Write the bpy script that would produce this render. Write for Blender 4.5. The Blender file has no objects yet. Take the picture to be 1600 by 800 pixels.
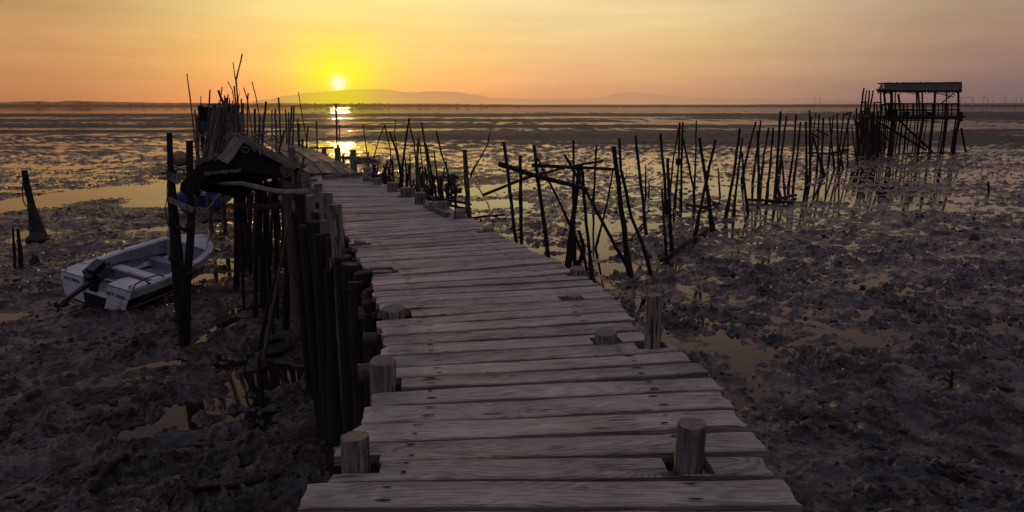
import bpy, bmesh, math, random
import numpy as np
from mathutils import Vector, Matrix

R = math.radians
random.seed(7)
scene = bpy.context.scene
C = scene.collection

# ------------------------------------------------------------------ camera
F = 24.0 / 36.0 * 1600.0
PITCH = R(12.45)
CAMZ = 4.4
DECK = 3.0
cam_d = bpy.data.cameras.new("camera"); cam_d.lens = 24; cam_d.sensor_width = 36
cam_d.clip_start = 0.1; cam_d.clip_end = 60000
cam = bpy.data.objects.new("camera", cam_d); C.objects.link(cam)
cam.location = (0, 0, CAMZ); cam.rotation_euler = (math.pi / 2 - PITCH, 0, 0)
scene.camera = cam
scene.view_settings.view_transform = 'Standard'
scene.view_settings.look = 'None'
scene.view_settings.exposure = 0
scene.render.resolution_x = 1024; scene.render.resolution_y = 512
scene.cycles.use_denoising = True
scene.cycles.max_bounces = 6
scene.cycles.caustics_reflective = False
scene.cycles.caustics_refractive = False

def ray(px, py):
    r = (px - 800.0) / F; u = (400.0 - py) / F
    return Vector((r, math.cos(PITCH) + u * math.sin(PITCH), -math.sin(PITCH) + u * math.cos(PITCH)))
def at(px, py, z=0.0):            # where that sight line meets the level z
    d = ray(px, py); t = (z - CAMZ) / d.z
    return Vector((d.x * t, d.y * t, z))
def atY(px, py, Y):               # where it meets the plane at distance Y
    d = ray(px, py); t = Y / d.y
    return Vector((d.x * t, Y, CAMZ + d.z * t))

SUN_AZ = math.degrees(math.atan2(ray(529, 130).x, ray(529, 130).y))
_d = ray(529, 130).normalized()
SUN_EL = math.degrees(math.asin(_d.z))
SUN_V = _d.copy()

def lin(c):
    out = []
    for v in c[:3]:
        v = v / 255.0
        out.append(v / 12.92 if v <= 0.04045 else ((v + 0.055) / 1.055) ** 2.4)
    return (out[0], out[1], out[2], 1.0)

# ------------------------------------------------------------------ node helper
class NT:
    def __init__(s, tree):
        s.t = tree; s.n = tree.nodes; s.l = tree.links
    def node(s, typ, **kw):
        n = s.n.new(typ)
        for k, v in kw.items(): setattr(n, k, v)
        return n
    def set(s, sock, v):
        if isinstance(v, bpy.types.NodeSocket): s.l.new(v, sock)
        elif v is not None: sock.default_value = v
    def m(s, op, a, b=None, c=None, clamp=False):
        n = s.node('ShaderNodeMath', operation=op); n.use_clamp = clamp
        s.set(n.inputs[0], a)
        if b is not None: s.set(n.inputs[1], b)
        if c is not None: s.set(n.inputs[2], c)
        return n.outputs[0]
    def vm(s, op, a, b=None, out=0):
        n = s.node('ShaderNodeVectorMath', operation=op)
        s.set(n.inputs[0], a)
        if b is not None: s.set(n.inputs[1], b)
        return n.outputs[out]
    def mr(s, v, a, b, c=0.0, d=1.0, smooth=True):
        n = s.node('ShaderNodeMapRange'); n.clamp = True
        if smooth: n.interpolation_type = 'SMOOTHSTEP'
        s.set(n.inputs[0], v); n.inputs[1].default_value = a; n.inputs[2].default_value = b
        n.inputs[3].default_value = c; n.inputs[4].default_value = d
        return n.outputs[0]
    def mix(s, f, a, b, blend='MIX'):
        n = s.node('ShaderNodeMix', data_type='RGBA', blend_type=blend)
        s.set(n.inputs[0], f); s.set(n.inputs[6], a); s.set(n.inputs[7], b)
        return n.outputs[2]
    def ramp(s, f, stops, interp='LINEAR'):
        n = s.node('ShaderNodeValToRGB'); cr = n.color_ramp; cr.interpolation = interp
        while len(cr.elements) > 1: cr.elements.remove(cr.elements[0])
        cr.elements[0].position = stops[0][0]; cr.elements[0].color = stops[0][1]
        for p, c in stops[1:]:
            e = cr.elements.new(p); e.color = c
        s.set(n.inputs[0], f)
        return n.outputs[0]
    def noise(s, vec, scale, detail=4, rough=0.55, dist=0.0, col=False):
        n = s.node('ShaderNodeTexNoise')
        s.set(n.inputs['Vector'], vec); n.inputs['Scale'].default_value = scale
        n.inputs['Detail'].default_value = detail; n.inputs['Roughness'].default_value = rough
        n.inputs['Distortion'].default_value = dist
        return n.outputs[1] if col else n.outputs[0]
    def mapping(s, vec, scale=(1, 1, 1), loc=(0, 0, 0)):
        n = s.node('ShaderNodeMapping'); s.set(n.inputs[0], vec)
        n.inputs['Scale'].default_value = scale; n.inputs['Location'].default_value = loc
        return n.outputs[0]

# ------------------------------------------------------------------ sky colour (shared by the world and the distance haze)
def sky_group(name="evening_sky", sun_on=True):
    g = bpy.data.node_groups.new(name, 'ShaderNodeTree')
    g.interface.new_socket("Direction", in_out='INPUT', socket_type='NodeSocketVector')
    g.interface.new_socket("Color", in_out='OUTPUT', socket_type='NodeSocketColor')
    k = NT(g)
    gi = k.node('NodeGroupInput'); go = k.node('NodeGroupOutput')
    d = k.vm('NORMALIZE', gi.outputs[0])
    sx = k.node('ShaderNodeSeparateXYZ'); k.l.new(d, sx.inputs[0])
    X, Y, Z = sx.outputs
    el = k.m('MULTIPLY', k.m('ARCSINE', Z), 180 / math.pi)
    az = k.m('MULTIPLY', k.m('ARCTAN2', X, Y), 180 / math.pi)
    e = k.m('SQRT', k.m('MAXIMUM', k.m('DIVIDE', el, 90.0), 0.0))
    def P(deg): return math.sqrt(deg / 90.0)
    top = [(P(30), lin((122, 112, 122))), (P(52), lin((132, 126, 142))), (1.0, lin((138, 132, 150)))]
    cen = k.ramp(e, [(0, lin((210, 144, 100))), (P(1.2), lin((228, 162, 106))), (P(2.6), lin((238, 184, 112))),
                     (P(5), lin((243, 206, 124))), (P(8), lin((241, 222, 146))), (P(15), lin((206, 172, 128)))] + top)
    mid = k.ramp(e, [(0, lin((184, 138, 108))), (P(1.2), lin((204, 152, 116))), (P(2.6), lin((222, 172, 124))),
                     (P(5), lin((236, 196, 138))), (P(8), lin((238, 212, 158))), (P(15), lin((192, 156, 130)))] + top)
    rig = k.ramp(e, [(0, lin((108, 92, 95))), (P(1.2), lin((124, 102, 102))), (P(2.6), lin((144, 114, 107))),
                     (P(5), lin((158, 126, 110))), (P(8), lin((162, 138, 116))), (P(15), lin((128, 104, 102)))] + top)
    lef = k.ramp(e, [(0, lin((158, 108, 84))), (P(1.2), lin((176, 122, 88))), (P(2.6), lin((186, 134, 90))),
                     (P(5), lin((192, 142, 94))), (P(8), lin((174, 138, 94))), (P(15), lin((146, 118, 104)))] + top)
    c = k.mix(k.mr(az, -11, 7), cen, mid)
    c = k.mix(k.mr(az, 7, 37), c, rig)
    c = k.mix(k.mr(k.m('MULTIPLY', az, -1.0), 13, 36), c, lef)
    back = k.ramp(e, [(0, lin((102, 98, 110))), (P(8), lin((108, 106, 120))), (P(30), lin((126, 121, 138))), (1.0, lin((138, 132, 150)))])
    c = k.mix(k.mr(k.m('ABSOLUTE', az), 45, 110), c, back)
    dot = k.vm('DOT_PRODUCT', d, tuple(SUN_V), out=1)
    th = k.m('MULTIPLY', k.m('ARCCOSINE', k.m('MINIMUM', dot, 0.9999999)), 180 / math.pi)
    # horizontally stretched yellow glow
    gy = k.m('EXPONENT', k.m('MULTIPLY', k.m('POWER', k.m('DIVIDE', th, 3.55), 2.0), -1.0))
    gy = k.m('MULTIPLY', gy, k.mr(el, -0.2, 2.6, 0.35, 1.0))
    c = k.mix(k.m('MULTIPLY', gy, 0.95), c, lin((255, 236, 8)))
    if not sun_on:
        k.l.new(c, go.inputs[0]); return g
    gw = k.m('EXPONENT', k.m('MULTIPLY', k.m('POWER', k.m('DIVIDE', th, 0.78), 2.0), -1.0))
    c = k.mix(gw, c, (1.0, 0.86, 0.22, 1))
    disc = k.mr(th, 0.26, 0.66, 1.0, 0.0)
    c = k.mix(disc, c, (1.2, 1.05, 0.68, 1))
    k.l.new(c, go.inputs[0])
    return g
SKY = sky_group()
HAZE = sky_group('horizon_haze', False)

world = bpy.data.worlds.new("World"); scene.world = world; world.use_nodes = True
k = NT(world.node_tree); k.n.clear()
tc = k.node('ShaderNodeTexCoord')
sg = k.node('ShaderNodeGroup'); sg.node_tree = SKY; k.l.new(tc.outputs['Generated'], sg.inputs[0])
nish = k.node('ShaderNodeTexSky', sky_type='NISHITA'); nish.sun_disc = False
nish.sun_elevation = R(SUN_EL); nish.sun_rotation = R(SUN_AZ)
hz = k.noise(k.mapping(tc.outputs['Generated'], (2.2, 2.2, 26)), 1.6, 5, 0.6)
hzf = k.mr(hz, 0.3, 0.7, 0.93, 1.04)
skyc = k.vm('MULTIPLY', sg.outputs[0], k.node('ShaderNodeCombineXYZ').outputs[0])
cx = skyc.node.inputs[1].links[0].from_node
for i in range(3): k.l.new(hzf, cx.inputs[i])
bg1 = k.node('ShaderNodeBackground'); k.l.new(skyc, bg1.inputs[0]); bg1.inputs[1].default_value = 0.98
bg2 = k.node('ShaderNodeBackground'); k.l.new(nish.outputs[0], bg2.inputs[0]); bg2.inputs[1].default_value = 0.012
add = k.node('ShaderNodeAddShader'); k.l.new(bg1.outputs[0], add.inputs[0]); k.l.new(bg2.outputs[0], add.inputs[1])
wo = k.node('ShaderNodeOutputWorld'); k.l.new(add.outputs[0], wo.inputs[0])
world.cycles.sampling_method = 'MANUAL'; world.cycles.sample_map_resolution = 2048

sun_d = bpy.data.lights.new("sun", 'SUN'); sun_d.energy = 0.45; sun_d.angle = R(1.5); sun_d.color = (1.0, 0.55, 0.22)
sun = bpy.data.objects.new("sun", sun_d); C.objects.link(sun)
sun.rotation_euler = (-SUN_V).to_track_quat('-Z', 'Y').to_euler()

# ------------------------------------------------------------------ object helpers
def mesh_obj(name, verts, faces, mats, parent=None, mi=None, smooth=False, loc=None):
    me = bpy.data.meshes.new(name)
    if loc is not None:
        verts = [(v[0] - loc[0], v[1] - loc[1], v[2] - loc[2]) for v in verts]
    me.from_pydata([tuple(v) for v in verts], [], faces)
    if not isinstance(mats, (list, tuple)): mats = [mats]
    for m_ in mats: me.materials.append(m_)
    if mi is not None: me.polygons.foreach_set('material_index', mi)
    if smooth: me.polygons.foreach_set('use_smooth', [True] * len(me.polygons))
    me.update()
    o = bpy.data.objects.new(name, me); C.objects.link(o)
    if loc is not None: o.location = loc
    if parent is not None:
        o.parent = parent
        if loc is not None: o.location = Vector(loc) - parent.location if parent.rotation_euler[2] == 0 else o.location
    return o
def empty(name, loc, rot=(0, 0, 0)):
    o = bpy.data.objects.new(name, None); C.objects.link(o); o.location = loc; o.rotation_euler = rot
    o.empty_display_size = 0.2
    return o
def tag(o, label=None, cat=None, group=None, kind=None):
    if label: o['label'] = label
    if cat: o['category'] = cat
    if group: o['group'] = group
    if kind: o['kind'] = kind
    return o

class MB:
    """collects verts and faces for one mesh"""
    def __init__(s): s.v = []; s.f = []; s.mi = []
    def add(s, vs, fs, mi=0):
        b = len(s.v); s.v += [tuple(v) for v in vs]
        s.f += [tuple(i + b for i in f) for f in fs]; s.mi += [mi] * len(fs)
    def box(s, c, size, rot=None, mi=0, bev=0.0):
        hx, hy, hz = size[0] / 2, size[1] / 2, size[2] / 2
        M = rot if rot is not None else Matrix.Identity(3)
        c = Vector(c)
        if bev <= 0:
            vs = [c + M @ Vector((sx * hx, sy * hy, sz * hz)) for sx in (-1, 1) for sy in (-1, 1) for sz in (-1, 1)]
            fs = [(0, 1, 3, 2), (4, 6, 7, 5), (0, 4, 5, 1), (2, 3, 7, 6), (0, 2, 6, 4), (1, 5, 7, 3)]
            s.add(vs, fs, mi); return
        bm = bmesh.new(); bmesh.ops.create_cube(bm, size=1)
        for v in bm.verts: v.co = Vector((v.co.x * size[0], v.co.y * size[1], v.co.z * size[2]))
        bmesh.ops.bevel(bm, geom=bm.edges[:] , offset=bev, segments=2, affect='EDGES')
        bm.verts.index_update()
        s.add([c + M @ v.co for v in bm.verts], [[v.index for v in f.verts] for f in bm.faces], mi); bm.free()
    def beam(s, a, b, w, h, mi=0, jit=0.0, roll=0.0, seg=1):
        a = Vector(a); b = Vector(b); d = (b - a); L = d.length; d.normalize()
        side = d.cross(Vector((0, 0, 1)));
        if side.length < 1e-3: side = Vector((1, 0, 0))
        side.normalize(); up = side.cross(d).normalized()
        if roll:
            q = Matrix.Rotation(roll, 3, d); side = q @ side; up = q @ up
        n = max(seg, 1); base = len(s.v); vs = []
        for i in range(n + 1):
            p = a + d * (L * i / n)
            for (x, y) in ((-1, -1), (1, -1), (1, 1), (-1, 1)):
                vs.append(p + side * (x * w / 2 + random.uniform(-jit, jit)) + up * (y * h / 2 + random.uniform(-jit, jit)))
        fs = [(3, 2, 1, 0), (4 * n, 4 * n + 1, 4 * n + 2, 4 * n + 3)]
        for i in range(n):
            for j in range(4):
                fs.append((4 * i + j, 4 * i + (j + 1) % 4, 4 * (i + 1) + (j + 1) % 4, 4 * (i + 1) + j))
        s.add(vs, fs, mi)
    def tube(s, pts, rads, sides=8, mi=0, jit=0.0, cap_mi=None, sq=0.0):
        pts = [Vector(p) for p in pts]; n = len(pts)
        if not isinstance(rads, (list, tuple)): rads = [rads] * n
        vs = []; ref = None
        ph = random.uniform(0, 6.28)
        lob = [1 + random.uniform(-jit, jit) for _ in range(sides)]
        for i, p in enumerate(pts):
            d = (pts[min(i + 1, n - 1)] - pts[max(i - 1, 0)]).normalized()
            if ref is None:
                ref = d.cross(Vector((0.3, 1, 0.1))).normalized()
            a = (ref - d * ref.dot(d)).normalized(); ref = a; b = d.cross(a)
            for j in range(sides):
                t = ph + 2 * math.pi * j / sides
                r = rads[i] * lob[j] * (1 + random.uniform(-jit, jit) * 0.6)
                vs.append(p + (a * math.cos(t) + b * math.sin(t)) * r)
        fs = []
        for i in range(n - 1):
            for j in range(sides):
                fs.append((i * sides + j, i * sides + (j + 1) % sides, (i + 1) * sides + (j + 1) % sides, (i + 1) * sides + j))
        s.add(vs, fs, mi)
        b0 = len(s.v) - len(vs)
        cm = mi if cap_mi is None else cap_mi
        s.f.append(tuple(b0 + j for j in reversed(range(sides)))); s.mi.append(cm)
        s.f.append(tuple(b0 + (n - 1) * sides + j for j in range(sides))); s.mi.append(cm)
    def obj(s, name, mats, parent=None, smooth=False, loc=None):
        return mesh_obj(name, s.v, s.f, mats, parent, s.mi, smooth, loc)

# ------------------------------------------------------------------ materials
def new_mat(name):
    m_ = bpy.data.materials.new(name); m_.use_nodes = True
    kk = NT(m_.node_tree); kk.n.clear()
    out = kk.node('ShaderNodeOutputMaterial'); b = kk.node('ShaderNodeBsdfPrincipled')
    kk.l.new(b.outputs[0], out.inputs[0])
    return m_, kk, b, out
def bump(kk, b, h, strength, dist=0.01):
    n = kk.node('ShaderNodeBump'); n.inputs['Strength'].default_value = strength; n.inputs['Distance'].default_value = dist
    kk.l.new(h, n.inputs['Height']); kk.l.new(n.outputs[0], b.inputs['Normal'])

def mat_pole(name, dark, light, rough=0.85):
    m_, kk, b, _ = new_mat(name)
    tcn = kk.node('ShaderNodeTexCoord'); ob = tcn.outputs['Object']
    oi = kk.node('ShaderNodeObjectInfo')
    off = kk.vm('ADD', ob, kk.vm('SCALE', (17.3, 9.1, 4.7), None))
    sc = off.node.inputs[1].links[0].from_node; kk.l.new(oi.outputs['Random'], sc.inputs[3])
    n1 = kk.noise(kk.mapping(off, (40, 40, 2.5)), 1.0, 5, 0.65)
    n2 = kk.noise(off, 3.5, 4, 0.6)
    n3 = kk.noise(kk.mapping(off, (1, 1, 0.6)), 22, 3, 0.6)
    f = kk.m('ADD', kk.m('MULTIPLY', n1, 0.6), kk.m('MULTIPLY', n2, 0.5))
    f = kk.mr(f, 0.38, 0.72)
    n4 = kk.noise(kk.mapping(off, (16, 16, 0.8)), 1.0, 3, 0.6)
    ck = kk.m('MULTIPLY', kk.mr(kk.m('ABSOLUTE', kk.m('SUBTRACT', n4, 0.5)), 0.004, 0.022, 1.0, 0.0), kk.mr(n2, 0.42, 0.52))
    n1 = kk.m('SUBTRACT', n1, kk.m('MULTIPLY', ck, 0.8))
    kk.l.new(kk.mix(kk.m('MULTIPLY', ck, 0.9), kk.mix(f, dark, light), (0.006, 0.005, 0.005, 1)), b.inputs['Base Color'])
    b.inputs['Roughness'].default_value = rough; b.inputs['Specular IOR Level'].default_value = 0.3
    bump(kk, b, kk.m('ADD', n1, kk.m('MULTIPLY', n3, 0.7)), 0.7, 0.012)
    return m_
M_DARK = mat_pole('dark_wet_wood', (0.012, 0.009, 0.009, 1), (0.035, 0.026, 0.023, 1))
M_BROWN = mat_pole('brown_wood', (0.045, 0.033, 0.026, 1), (0.16, 0.12, 0.09, 1))
M_GREY = mat_pole('grey_wood', (0.055, 0.046, 0.040, 1), (0.29, 0.25, 0.21, 1))

def mat_plank(name, dark, light, tint):
    m_, kk, b, _ = new_mat(name)
    g = kk.node('ShaderNodeAttribute'); g.attribute_name = 'grain'; v = g.outputs['Vector']
    pr = kk.node('ShaderNodeAttribute'); pr.attribute_name = 'plank_tone'; tone = pr.outputs['Fac']
    sxyz = kk.node('ShaderNodeSeparateXYZ'); kk.l.new(v, sxyz.inputs[0])
    vk = kk.node('ShaderNodeTexVoronoi'); vk.inputs['Scale'].default_value = 1.0; vk.inputs['Randomness'].default_value = 1.0
    kk.l.new(kk.mapping(v, (1.7, 6.5, 3.1)), vk.inputs['Vector'])
    kd = vk.outputs['Distance']
    kb = kk.m('EXPONENT', kk.m('MULTIPLY', kk.m('MULTIPLY', kd, kd), -30.0))
    # growth rings: contour lines of a long, slow field that bend around the knots
    slow = kk.noise(kk.mapping(v, (0.55, 5.0, 3)), 1.0, 2, 0.45)
    wob = kk.noise(kk.mapping(v, (6, 30, 3)), 1.0, 3, 0.6)
    fld = kk.m('ADD', kk.m('ADD', slow, kk.m('MULTIPLY', kb, 0.16)), kk.m('MULTIPLY', wob, 0.035))
    fld = kk.m('ADD', fld, kk.m('MULTIPLY', sxyz.outputs[1], 0.9))
    ring = kk.m('SINE', kk.m('MULTIPLY', fld, 210.0))
    ringf = kk.mr(ring, -0.2, 0.95)
    fine = kk.noise(kk.mapping(v, (9, 190, 3)), 1.0, 4, 0.7)
    split = kk.noise(kk.mapping(v, (0.9, 34, 5)), 1.0, 3, 0.55)
    crack = kk.m('MULTIPLY', kk.mr(kk.m('ABSOLUTE', kk.m('SUBTRACT', split, 0.5)), 0.004, 0.018, 1.0, 0.0), kk.mr(kk.noise(kk.mapping(v, (2.2, 6, 9)), 1.0, 2, 0.5), 0.50, 0.60))
    blot = kk.noise(kk.mapping(v, (3.2, 8, 3)), 1.0, 5, 0.65)
    f = kk.m('ADD', 0.62, kk.m('MULTIPLY', kk.m('SUBTRACT', fine, 0.5), 0.9))
    f = kk.m('SUBTRACT', f, kk.m('MULTIPLY', ringf, 0.20))
    f = kk.m('ADD', f, kk.m('MULTIPLY', kk.m('SUBTRACT', blot, 0.5), 1.1))
    f = kk.m('ADD', f, kk.m('MULTIPLY', kk.m('SUBTRACT', tone, 0.5), 0.30))
    f = kk.m('MINIMUM', kk.m('MAXIMUM', f, 0.0), 1.0)
    c = kk.mix(f, dark, light)
    c = kk.mix(kk.mr(tone, 0.6, 1.0, 0, 0.6), c, tint, 'MULTIPLY')
    c = kk.mix(kk.m('MULTIPLY', crack, 0.9), c, (0.008, 0.007, 0.007, 1))
    kn = kk.mr(kd, 0.05, 0.13, 1.0, 0.0)
    c = kk.mix(kk.m('MULTIPLY', kn, 0.8), c, (0.03, 0.022, 0.018, 1))
    # grime along both edges of each board
    kk.l.new(c, b.inputs['Base Color'])
    kk.l.new(kk.mr(fine, 0.2, 0.8, 0.60, 0.85), b.inputs['Roughness'])
    b.inputs['Specular IOR Level'].default_value = 0.35
    hgt = kk.m('SUBTRACT', kk.m('ADD', kk.m('MULTIPLY', fine, 0.8), kk.m('MULTIPLY', blot, 0.5)), kk.m('ADD', kk.m('ADD', kk.m('MULTIPLY', crack, 1.3), kk.m('MULTIPLY', kn, 0.3)), kk.m('MULTIPLY', ringf, 0.35)))
    bump(kk, b, hgt, 0.9, 0.005)
    return m_
M_PLANK = mat_plank('weathered_planks', (0.050, 0.044, 0.040, 1), (0.53, 0.485, 0.44, 1), (1.0, 0.90, 0.84, 1))
M_PLANK2 = mat_plank('old_boards', (0.05, 0.042, 0.034, 1), (0.25, 0.21, 0.165, 1), (0.9, 0.8, 0.7, 1))

def mat_end(name):
    m_, kk, b, _ = new_mat(name)
    tcn = kk.node('ShaderNodeTexCoord'); ob = tcn.outputs['Object']
    s2 = kk.node('ShaderNodeSeparateXYZ'); kk.l.new(ob, s2.inputs[0])
    wv = kk.noise(ob, 7, 2, 0.5)
    r = kk.m('SQRT', kk.m('ADD', kk.m('POWER', kk.m('ADD', s2.outputs[0], 0.012), 2.0), kk.m('POWER', kk.m('SUBTRACT', s2.outputs[1], 0.008), 2.0)))
    r = kk.m('ADD', r, kk.m('MULTIPLY', wv, 0.05))
    rings = kk.m('SINE', kk.m('MULTIPLY', r, 620.0))
    rf = kk.mr(rings, -0.9, 0.9)
    n = kk.noise(ob, 60, 4, 0.6)
    c = kk.mix(kk.m('MULTIPLY', rf, 0.55), (0.14, 0.115, 0.095, 1), (0.30, 0.255, 0.21, 1))
    c = kk.mix(kk.mr(n, 0.5, 0.75, 0, 0.7), c, (0.06, 0.048, 0.042, 1))
    an = kk.m('ARCTAN2', s2.outputs[1], s2.outputs[0]); wv2 = kk.noise(ob, 14, 3, 0.6)
    sp = kk.m('ABSOLUTE', kk.m('SINE', kk.m('ADD', kk.m('MULTIPLY', an, 2.5), kk.m('MULTIPLY', wv2, 3.0))))
    c = kk.mix(kk.mr(sp, 0.02, 0.09, 0.9, 0.0), c, (0.012, 0.01, 0.009, 1))
    kk.l.new(c, b.inputs['Base Color']); b.inputs['Roughness'].default_value = 0.85
    bump(kk, b, kk.m('ADD', rings, n), 0.5, 0.003)
    return m_
M_END = mat_end('end_grain')

def mat_simple(name, col, rough=0.6, metal=0.0, nscale=12, var=0.25, bmp=0.15, spec=0.5, stain=None):
    m_, kk, b, _ = new_mat(name)
    tcn = kk.node('ShaderNodeTexCoord'); ob = tcn.outputs['Object']
    n = kk.noise(ob, nscale, 5, 0.6)
    dk = tuple(x * (1 - var) for x in col[:3]) + (1,); lt = tuple(min(1, x * (1 + var * 0.6)) for x in col[:3]) + (1,)
    c = kk.mix(kk.mr(n, 0.3, 0.7), dk, lt)
    if stain:
        n2 = kk.noise(kk.mapping(ob, (1, 1, 0.5)), 3.0, 6, 0.7)
        c = kk.mix(kk.mr(n2, 0.5, 0.72, 0, 0.75), c, stain)
    kk.l.new(c, b.inputs['Base Color'])
    b.inputs['Roughness'].default_value = rough; b.inputs['Metallic'].default_value = metal
    b.inputs['Specular IOR Level'].default_value = spec
    bump(kk, b, n, bmp, 0.01)
    return m_
M_WHITE = mat_simple('boat_white_gelcoat', (0.60, 0.60, 0.63), 0.4, 0, 9, 0.14, 0.05, stain=(0.17, 0.145, 0.13, 1))
M_INNER = mat_simple('boat_inside', (0.25, 0.27, 0.32), 0.5, 0, 9, 0.15, 0.05, stain=(0.13, 0.12, 0.12, 1))
M_BLACK = mat_simple('black_panel', (0.012, 0.012, 0.014), 0.4, 0, 20, 0.2, 0.05)
M_KEEL = mat_simple('fouled_hull_bottom', (0.03, 0.027, 0.028), 0.7, 0, 14, 0.4, 0.3)
M_MOTOR = mat_simple('motor_black', (0.014, 0.014, 0.017), 0.35, 0, 20, 0.25, 0.05)
M_METAL = mat_simple('rail_metal', (0.30, 0.29, 0.29), 0.35, 0.8, 20, 0.3, 0.1)
M_BLUE = mat_simple('blue_paint', (0.02, 0.042, 0.23), 0.45, 0, 9, 0.25, 0.1, stain=(0.02, 0.025, 0.06, 1))
M_RED = mat_simple('red_antifouling', (0.05, 0.014, 0.014), 0.7, 0, 9, 0.3, 0.2)
M_TARP = mat_simple('dark_tarp', (0.009, 0.0075, 0.009), 0.9, 0, 5, 0.6, 1.0, 0.12)
M_ROPE = mat_simple('rope', (0.17, 0.15, 0.12), 0.9, 0, 60, 0.3, 0.4)
M_DROPE = mat_simple('dark_rope', (0.03, 0.026, 0.022), 0.9, 0, 60, 0.3, 0.4)
M_FOAM = mat_simple('dirty_float', (0.20, 0.16, 0.12), 0.7, 0, 12, 0.3, 0.3)
M_RUB = mat_simple('tyre_rubber', (0.018, 0.016, 0.017), 0.75, 0, 25, 0.4, 0.4)
M_ROCK = mat_simple('muddy_rock', (0.022, 0.018, 0.018), 0.7, 0, 14, 0.5, 0.9)
M_THATCH = mat_simple('reed_matting', (0.035, 0.026, 0.026), 0.9, 0, 30, 0.6, 0.9)
M_TEXT = mat_simple('black_lettering', (0.012, 0.012, 0.014), 0.5)
M_TEXTW = mat_simple('pale_lettering', (0.16, 0.17, 0.26), 0.6)
M_NAIL = mat_simple('nail_hole', (0.006, 0.005, 0.005), 0.9)

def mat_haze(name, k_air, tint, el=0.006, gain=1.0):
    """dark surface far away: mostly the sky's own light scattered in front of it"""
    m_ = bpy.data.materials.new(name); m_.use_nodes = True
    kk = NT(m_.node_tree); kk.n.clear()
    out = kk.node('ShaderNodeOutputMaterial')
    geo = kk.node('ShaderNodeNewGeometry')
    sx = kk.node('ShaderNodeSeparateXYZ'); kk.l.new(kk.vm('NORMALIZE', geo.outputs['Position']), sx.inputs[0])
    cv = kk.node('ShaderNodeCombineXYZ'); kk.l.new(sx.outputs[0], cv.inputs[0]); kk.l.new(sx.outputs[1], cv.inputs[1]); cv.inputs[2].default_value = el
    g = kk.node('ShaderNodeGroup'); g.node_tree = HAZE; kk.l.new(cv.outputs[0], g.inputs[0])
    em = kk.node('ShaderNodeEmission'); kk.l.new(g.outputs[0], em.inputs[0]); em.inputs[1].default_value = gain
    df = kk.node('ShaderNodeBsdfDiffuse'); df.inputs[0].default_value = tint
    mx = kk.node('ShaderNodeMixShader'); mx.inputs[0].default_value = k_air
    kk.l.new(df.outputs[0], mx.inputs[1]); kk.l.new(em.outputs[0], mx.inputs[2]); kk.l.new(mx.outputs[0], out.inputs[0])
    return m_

# ------------------------------------------------------------------ mud flats
def gnoise(x, y, seed):
    xi = np.floor(x).astype(np.int64); yi = np.floor(y).astype(np.int64)
    xf = x - xi; yf = y - yi
    def grad(ix, iy):
        h = (ix * 374761393 + iy * 668265263 + seed * 2147483647) & 0xffffffff
        h = ((h ^ (h >> 13)) * 1274126177) & 0xffffffff
        h = (h ^ (h >> 16)) & 0xffff
        a = h * (2 * math.pi / 65536.0)
        return np.cos(a), np.sin(a)
    u = xf * xf * xf * (xf * (xf * 6 - 15) + 10); v = yf * yf * yf * (yf * (yf * 6 - 15) + 10)
    def dotg(ix, iy, dx, dy):
        gx, gy = grad(ix, iy); return gx * dx + gy * dy
    n00 = dotg(xi, yi, xf, yf); n10 = dotg(xi + 1, yi, xf - 1, yf)
    n01 = dotg(xi, yi + 1, xf, yf - 1); n11 = dotg(xi + 1, yi + 1, xf - 1, yf - 1)
    return ((n00 * (1 - u) + n10 * u) * (1 - v) + (n01 * (1 - u) + n11 * u) * v) * 1.5

YG = np.concatenate([np.linspace(-70, 5, 40), np.geomspace(5.05, 40000, 6000)])
YI = {}
for _l in (9, 3.6, 1.6, 0.75, 0.36, 0.17, 0.08, 0.045):
    _ly = np.sqrt(_l ** 2 + (2.4 * np.maximum(YG, 0) ** 2 / 3750.0) ** 2)
    _g = np.concatenate([[0], np.cumsum(np.diff(YG) * 2 / (_ly[1:] + _ly[:-1]))]); YI[_l] = _g
PUDDLES = []   # (x, y, rx, ry, angle, depth)
def puddle(px0, py0, px1, py1, width, depth):
    a = at(px0, py0); b = at(px1, py1)
    c = (a + b) / 2; L = (b - a).length / 2; ang = math.atan2(b.y - a.y, b.x - a.x)
    PUDDLES.append((c.x, c.y, L, width, ang, depth))

# near left
puddle(200, 684, 292, 634, 0.34, 0.18)
puddle(385, 600, 450, 578, 0.36, 0.20)
puddle(60, 560, 130, 548, 0.16, 0.11)
puddle(215, 520, 260, 512, 0.14, 0.11)
puddle(30, 700, 90, 680, 0.14, 0.10)
puddle(150, 600, 200, 575, 0.25, 0.07)
puddle(210, 575, 285, 565, 0.22, 0.10)
puddle(0, 632, 40, 618, 0.30, 0.12)
puddle(0, 780, 40, 755, 0.2, 0.12)
puddle(-20, 496, 20, 490, 0.5, 0.14)
puddle(300, 540, 372, 495, 0.18, 0.15)
puddle(350, 488, 400, 478, 0.35, 0.12)
# around the boat and beyond
puddle(60, 408, 140, 392, 0.6, 0.12)
puddle(205, 362, 238, 358, 0.8, 0.14)
puddle(118, 358, 165, 352, 0.5, 0.10)
puddle(80, 392, 200, 372, 0.25, 0.12)
puddle(20, 372, 60, 380, 0.5, 0.10)
puddle(300, 440, 345, 436, 0.6, 0.13)
puddle(-20, 385, 20, 380, 0.8, 0.1)
puddle(310, 436, 350, 430, 0.5, 0.13)
# channel on the left
for a_, b_ in (((-260, 356), (-90, 334)), ((-120, 338), (60, 316)), ((20, 319), (180, 298)), ((140, 304), (262, 292)), ((215, 300), (300, 306)), ((240, 318), (330, 312))):
    puddle(a_[0], a_[1], b_[0], b_[1], 1.9, 0.30)
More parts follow.
